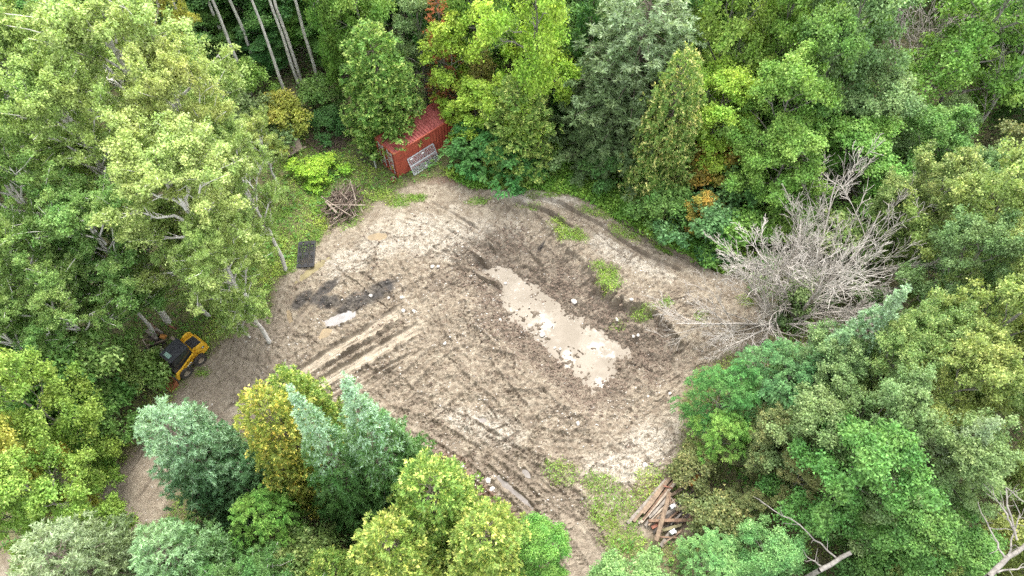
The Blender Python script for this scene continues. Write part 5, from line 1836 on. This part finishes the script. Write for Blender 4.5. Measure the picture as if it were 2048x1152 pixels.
def plank(parent, p0, p1, z0, z1, w, tk, m, roll=0.0, name="plank", label=None):
    a = np.array([*G(*p0, z0)])
    b_ = np.array([*G(*p1, z1)])
    d = Vector(b_ - a)
    me = plank_mesh(d.length, w, tk, m)
    o = link(name, me, parent)
    qd = d.to_track_quat('X', 'Z') @ Vector((1, 0, 0)).rotation_difference(Vector((1, 0, 0)))
    o.rotation_mode = 'QUATERNION'
    from mathutils import Quaternion
    o.rotation_quaternion = qd @ Quaternion((1, 0, 0), roll)
    c = Vector((a + b_) / 2)
    o.location = c - (parent.location if parent else Vector())
    if label:
        o["label"] = label
    return o


lp0 = G(1330, 1005)
lp = tag(link("lumber_pile", None, None, (lp0[0], lp0[1], ZG(lp0[0], lp0[1]))), "heap of old beams and planks at the lower right rim of the mud", "lumber pile")


def LPX(c):
    return (1230 + c[0] / 5.76, 900 + c[1] / 5.76)


for (a, b_, w, z0, z1, m, tk) in (
    ((135, 850), (600, 330), 0.26, 0.10, 0.14, "wood_grey", 0.20), ((215, 825), (765, 145), 0.24, 0.22, 0.22, "wood_tan", 0.20),
    ((330, 730), (695, 250), 0.17, 0.32, 0.30, "wood_tan", 0.10), ((295, 840), (735, 330), 0.24, 0.36, 0.42, "wood_pale", 0.10),
    ((345, 870), (600, 545), 0.20, 0.20, 0.34, "wood_grey", 0.09), ((395, 780), (590, 575), 0.20, 0.44, 0.44, "wood_grey", 0.08),
    ((470, 1050), (632, 490), 0.34, 0.55, 0.62, "wood_tan", 0.09), ((390, 815), (900, 808), 0.26, 0.48, 0.40, "wood_brown", 0.10),
    ((790, 390), (945, 175), 0.10, 0.30, 0.30, "wood_tan", 0.08), ((765, 440), (915, 265), 0.42, 0.26, 0.26, "wood_dark", 0.14),
    ((865, 405), (962, 290), 0.32, 0.36, 0.36, "wood_orange", 0.12), ((735, 660), (800, 490), 0.20, 0.30, 0.30, "wood_dark", 0.10),
    ((700, 690), (855, 650), 0.24, 0.34, 0.30, "wood_olive", 0.10), ((810, 800), (965, 560), 0.26, 0.18, 0.18, "wood_dark", 0.12),
    ((845, 795), (985, 580), 0.16, 0.26, 0.22, "wood_brown", 0.10), ((530, 1100), (670, 890), 0.26, 0.14, 0.20, "wood_grey", 0.09),
    ((545, 930), (770, 860), 0.24, 0.30, 0.24, "wood_olive", 0.10), ((420, 900), (530, 840), 0.26, 0.16, 0.20, "wood_red", 0.12),
    ((590, 1040), (690, 950), 0.30, 0.16, 0.18, "wood_dark", 0.12), ((350, 885), (650, 640), 0.18, 0.14, 0.18, "wood_grey", 0.08),
    ((640, 520), (770, 450), 0.22, 0.26, 0.24, "wood_tan", 0.09), ((560, 410), (655, 440), 0.10, 0.52, 0.52, "wood_red", 0.06),
    ((620, 500), (640, 600), 0.12, 0.68, 0.66, "wood_brown", 0.07), ((640, 540), (745, 690), 0.14, 0.40, 0.34, "wood_pale", 0.06),
    ((480, 800), (700, 660), 0.22, 0.30, 0.30, "wood_grey", 0.07), ((560, 800), (700, 690), 0.22, 0.32, 0.26, "wood_dark", 0.07),
    ((600, 900), (800, 700), 0.26, 0.10, 0.12, "wood_dark", 0.10), ((660, 960), (880, 700), 0.24, 0.08, 0.10, "wood_dark", 0.10),
    ((440, 960), (560, 800), 0.20, 0.10, 0.20, "wood_dark", 0.10), ((900, 400), (1010, 300), 0.22, 0.12, 0.12, "wood_red", 0.10),
    ((930, 430), (1010, 330), 0.24, 0.06, 0.06, "wood_dark", 0.12), ((540, 1120), (660, 1010), 0.18, 0.06, 0.06, "wood_olive", 0.08),
    ((240, 800), (640, 300), 0.16, 0.16, 0.18, "wood_brown", 0.10), ((270, 850), (700, 380), 0.14, 0.30, 0.34, "wood_grey", 0.08),
    ((320, 800), (720, 290), 0.12, 0.42, 0.44, "wood_brown", 0.07), ((380, 870), (700, 560), 0.14, 0.36, 0.36, "wood_tan", 0.07),
    ((420, 800), (610, 610), 0.12, 0.50, 0.48, "wood_pale", 0.06), ((500, 900), (800, 640), 0.16, 0.22, 0.22, "wood_brown", 0.09),
    ((640, 860), (860, 640), 0.14, 0.28, 0.26, "wood_grey", 0.07), ((700, 480), (860, 330), 0.14, 0.32, 0.32, "wood_brown", 0.08),
    ((460, 1000), (720, 1010), 0.14, 0.26, 0.20, "wood_brown", 0.08), ((560, 1080), (760, 930), 0.12, 0.24, 0.22, "wood_tan", 0.06),
    ((690, 620), (900, 480), 0.10, 0.40, 0.30, "wood_dark", 0.06), ((760, 720), (1000, 480), 0.14, 0.34, 0.12, "wood_dark", 0.07)):
    plank(lp, LPX(a), LPX(b_), z0, z1, w * 0.68, tk, m, random.gauss(0, 0.15))
for c, lab in (((665, 650), "white scrap of plastic on top of the planks"), ((668, 945), "white plastic scrap at the lower end of the planks")):
    p = G(*LPX(c), 0.45)
    mb = MB()
    mb.box(0.30, 0.22, 0.16, (0, 0, 0), (0.3, 0.2, 0.5))
    bmesh.ops.subdivide_edges(mb.bm, edges=mb.bm.edges[:], cuts=2)
    for v in mb.bm.verts:
        v.co += Vector((random.gauss(0, .03), random.gauss(0, .03), random.gauss(0, .03)))
    tag(mb.done("plastic_scrap", "white_mark", None, loc=(p[0], p[1], 0.45), smooth=True), lab, "scrap")

pp0 = G(320, 685)
pp = tag(link("plank_heap", None, None, (pp0[0], pp0[1], 0)), "dark heap of old planks and branches behind the skid steer", "plank heap")


def PPX(c):
    return (270 + c[0] / 7.2, 630 + c[1] / 7.2)


for (a, b_, w, z0, z1, m, tk) in (((165, 220), (315, 340), 0.22, 0.25, 0.30, "wood_grey", 0.08), ((215, 125), (365, 275), 0.24, 0.3, 0.34, "wood_brown", 0.08),
                                  ((300, 195), (400, 265), 0.16, 0.42, 0.42, "wood_grey", 0.07), ((515, 320), (640, 405), 0.22, 0.30, 0.25, "wood_pale", 0.08),
                                  ((350, 478), (440, 535), 0.24, 0.25, 0.25, "wood_grey", 0.08), ((490, 155), (595, 205), 0.12, 0.3, 0.3, "wood_red", 0.07),
                                  ((170, 435), (300, 405), 0.10, 0.35, 0.38, "stick_brown", 0.08), ((300, 405), (480, 345), 0.09, 0.38, 0.40, "stick_brown", 0.08),
                                  ((110, 358), (250, 350), 0.08, 0.35, 0.35, "stick_brown", 0.06), ((110, 360), (210, 505), 0.06, 0.4, 0.25, "stick_pale", 0.05),
                                  ((360, 300), (440, 320), 0.3, 0.3, 0.3, "wood_orange", 0.10), ((250, 180), (420, 320), 0.26, 0.12, 0.14, "wood_dark", 0.10),
                                  ((200, 300), (420, 420), 0.28, 0.10, 0.12, "wood_dark", 0.10), ((140, 480), (420, 380), 0.10, 0.2, 0.25, "wood_dark", 0.08),
                                  ((440, 570), (510, 600), 0.5, 0.25, 0.25, "rust", 0.2)):
    plank(pp, PPX(a), PPX(b_), z0, z1, w, tk, m, random.gauss(0, 0.1))

gb0 = G(590, 297)
for (a, b_, w, z0, z1, lab) in (((571, 295), (583, 311), 0.55, 0.35, 0.25, "widest of three grey boards leaning in the weeds, nearest the poplars"),
                                ((579, 287), (591, 304), 0.30, 0.45, 0.3, "middle one of three grey boards leaning in the weeds"),
                                ((592, 279), (600, 300), 0.50, 0.6, 0.3, "tallest of three grey boards leaning in the weeds, nearest the brush heap"),
                                ((589, 305), (612, 293), 0.14, 0.25, 0.25, "narrow grey batten lying in front of the three boards")):
    o = plank(None, a, b_, z0, z1, w, 0.06, "wood_pale", 0.15, "board")
    tag(o, lab, "board", "grey boards in the weeds")

STK = {}


def stick_mesh(L, r, m):
    key = (round(L * 2), round(r * 100), m, random.randrange(2))
    if key not in STK:
        sg, pts = bent((-L / 2, 0, 0), (L / 2, 0, 0), r, r * 0.55, 4, 0.035)
        if random.random() < 0.6:
            i = random.randrange(1, 4)
            pq = np.array(pts[i])
            dq = np.array([0.25 + 0.2 * random.random(), 0.18 * random.choice((-1, 1)), 0.08]) * L * 0.6
            sg += bent(pq, pq + dq, r * 0.55, r * 0.2, 2, 0.05)[0]
        STK[key] = tubes_mesh("stick", sg, [M[m]], 5)
    return STK[key]


def brush(name, label, cpx, rx, ry, hgt, n, lens, rad, mats_, az0, azs, tilt=0.25, seed=1):
    random.seed(seed)
    c = G(*cpx)
    z = ZG(c[0], c[1])
    root = tag(link(name, None, None, (c[0], c[1], z)), label, "brush pile")
    for i in range(n):
        th, rr = random.random() * 6.28, math.sqrt(random.random())
        x, y = rr * math.cos(th) * rx, rr * math.sin(th) * ry
        hz = hgt * (1 - rr * rr) * random.uniform(0.3, 1.0) + 0.05
        L = random.uniform(*lens)
        me = stick_mesh(L, random.uniform(*rad), random.choice(mats_))
        o = link("stick", me, root, (x, y, hz), (random.random() * 6.28, random.gauss(0, tilt), az0 + random.gauss(0, azs)))
    return root


brush("brush_pile", "pile of cut grey sticks and branches on the rim above the mud", (688, 410), 1.35, 1.75, 0.85, 210, (0.9, 2.4), (0.018, 0.042), ("stick_pale", "stick_brown", "stick_brown", "stick_dark"), math.radians(72), 0.55, 0.3, 3)
for i, (a, b_, z0, z1, w) in enumerate((((642, 393), (702, 432), .8, .55, .07), ((660, 410), (730, 410), .9, .8, .05), ((700, 360), (712, 400), .8, .9, .05), ((651, 402), (673, 425), .7, .7, .13))):
    root = [o for o in bpy.data.objects if o.name == "brush_pile"][0]
    plank(root, a, b_, z0, z1, w, w, "stick_pale", 0.3, "stick")
brush("brush_heap", "low heap of dark brown branches under the yellow-tipped cedar", (662, 285), 1.9, 1.1, 0.5, 120, (0.7, 2.0), (0.014, 0.03), ("stick_dark", "stick_brown", "stick_dark"), 0.2, 1.2, 0.25, 5)
brush("twig_heap", "small scatter of twigs between the brush pile and the mud", (672, 447), 0.9, 0.5, 0.12, 22, (0.4, 1.3), (0.012, 0.025), ("stick_pale", "stick_brown"), 0.4, 0.9, 0.12, 7)
brush("branch_litter", "loose dark branches on the ground above the lumber pile", (1385, 935), 1.2, 1.4, 0.2, 34, (0.5, 1.8), (0.012, 0.025), ("stick_dark", "stick_brown"), 0.6, 0.8, 0.15, 9)

# ---- stones
rng = np.random.default_rng(31)
random.seed(31)


def rock_mesh(seed):
    bm = bmesh.new()
    bmesh.ops.create_icosphere(bm, subdivisions=2, radius=1.0)
    r = np.random.default_rng(seed)
    cuts = norm(r.normal(size=(9, 3)))
    dist = r.uniform(0.55, 0.9, 9)
    for v in bm.verts:
        co = np.array(v.co)
        for c, d in zip(cuts, dist):
            k = co @ c - d
            if k > 0:
                co = co - c * k
        v.co = co * np.array([1, 0.85, 0.6])
    me = bpy.data.meshes.new("rock")
    bm.to_mesh(me)
    bm.free()
    me.materials.append(M["stone"])
    return me


RK = [rock_mesh(i) for i in range(5)]
for i, (px, py, s, lab) in enumerate((
    (1148, 603, 0.28, "large pale stone on the bank above the water"), (864, 533, 0.20, "left one of two pale stones in the upper mud"),
    (876, 534, 0.17, "right one of two pale stones in the upper mud"), (777, 595, 0.15, "pale stone right of the scorched soil"),
    (804, 596, 0.17, "pale stone further right of the scorched soil"), (742, 593, 0.16, "pale stone at the lower edge of the scorched soil"),
    (806, 622, 0.20, "white stone at the upper end of the upper wheel rut"), (828, 622, 0.15, "small white stone right of the upper wheel rut"),
    (1085, 664, 0.24, "white block at the water's left edge"), (1236, 632, 0.17, "pale stone on the bank under the weeds"),
    (1270, 660, 0.15, "left one of two white stones on the right bank"), (1280, 660, 0.15, "right one of two white stones on the right bank"),
    (1155, 849, 0.16, "white stone in the lower mud"), (1290, 930, 0.20, "white block above the lumber pile"),
    (1110, 690, 0.12, "left of two white stones awash in the pit"), (1121, 692, 0.13, "right of two white stones awash in the pit"),
    (1260, 610, 0.18, "pale stone among the weeds on the bank"), (925, 932, 0.2, "white lump in the rubble scatter"), (976, 960, 0.22, "white rubble at the start of the long grey puddle"),
    (984, 978, 0.2, "white chunk beside the long grey puddle"), (1338, 790, 0.14, "stone at the right rim of the mud"), (835, 875, 0.16, "pale stone beside the right blue spruce"),
    (1010, 560, 0.16, "pale stone at the top of the water"), (1000, 640, 0.15, "stone left of the water"), (890, 690, 0.14, "white stone between the lower ruts"), (1350, 520, 0.15, "stone on the pale path"))):
    p = G(px, py, -0.8 if "water" in lab or "pit" in lab else 0)
    o = link("rock", RK[i % 5], None, (p[0], p[1], max(ZG(p[0], p[1]), WATER_Z if poly_sdf(np.array([p[0]]), np.array([p[1]]), WATER)[0] < 0 else -9) + s * 0.25),
             (random.gauss(0, .3), random.gauss(0, .3), random.random() * 6), (s, s, s))
    tag(o, lab, "stone", "loose stones in the mud")


def pebbles(name, pts, smin, smax, m, label, flat=0.6, power=2.5):
    n = len(pts)
    zz = terrain(pts[:, 0], pts[:, 1])
    w = poly_sdf(pts[:, 0], pts[:, 1], WATER) < 0.05
    zz = np.where(w, np.maximum(zz, WATER_Z - 0.01), zz)
    s = smin + (smax - smin) * rng.random(n) ** power
    base = np.array([[1, 0, 0], [-1, 0, 0], [0, 1, 0], [0, -1, 0], [0, 0, 1], [0, 0, -1.0]])
    V = base[None] * (0.55 + 0.8 * rng.random((n, 6, 1))) + 0.28 * rng.normal(size=(n, 6, 3))
    a = rng.random(n) * 6.28
    ca, sa = np.cos(a), np.sin(a)
    Vx = V[..., 0] * ca[:, None] - V[..., 1] * sa[:, None]
    Vy = V[..., 0] * sa[:, None] + V[..., 1] * ca[:, None]
    V = np.stack([Vx * 1.2, Vy, V[..., 2] * flat], -1) * s[:, None, None]
    V += np.stack([pts[:, 0], pts[:, 1], zz + s * 0.2], -1)[:, None]
    f = np.array([[0, 2, 4], [2, 1, 4], [1, 3, 4], [3, 0, 4], [2, 0, 5], [1, 2, 5], [3, 1, 5], [0, 3, 5]])
    Fc = (np.arange(n)[:, None, None] * 6 + f[None]).reshape(-1, 3)
    me = new_mesh(name, V.reshape(-1, 3), Fc, 3, False, None, [M[m]])
    return tag(link(name, me), label, kind="stuff")


def d_grav(x, y):
    c = poly_sdf(x, y, CLEAR) < -0.3
    k = 0.10 + 0.55 * sstep(0.50, 0.66, fbm(x, y, 0.55, 4, 61))
    for c0, r1, r2, rot, dn in (((1010, 560), 1.6, 2.6, 40, .9), ((1075, 665), .8, 2.0, 40, .7), ((990, 620), 2.5, 2.5, 0, .7), ((830, 625), 1.0, .6, 30, 1), ((905, 930), 1.4, .8, -40, 1), ((965, 965), 1.0, .5, -40, 1), ((900, 560), 3, 2, 0, .4), ((1190, 690), 1.2, 1.2, 0, .25)):
        k = np.maximum(k, dn * ell(x, y, c0, r1, r2, rot, 62, .6))
    return np.where(c, k, 0)


pebbles("gravel", scatter(5000, d_grav, -22, 17, 9, 38, 8), 0.012, 0.058, "stone", "pale chips and pebbles strewn over the mud")


def d_clod(x, y):
    dW = poly_sdf(x, y, WATER)
    dP = poly_sdf(x, y, PLATEAU)
    k = sstep(3.6, 0.3, dW) * (dW > -0.05) * (dP > 0) * (0.3 + 0.9 * sstep(0.42, 0.6, fbm(x, y, 0.8, 4, 63)))
    k = k + 0.10 * (poly_sdf(x, y, CLEAR) < -0.8) * sstep(0.5, 0.62, fbm(x, y, 0.6, 4, 64))
    return k


pebbles("soil_clods", scatter(8500, d_clod, -16, 17, 10, 38, 9), 0.02, 0.095, "clod", "crumbled brown clods of soil round the pit", 0.7, 2.2)
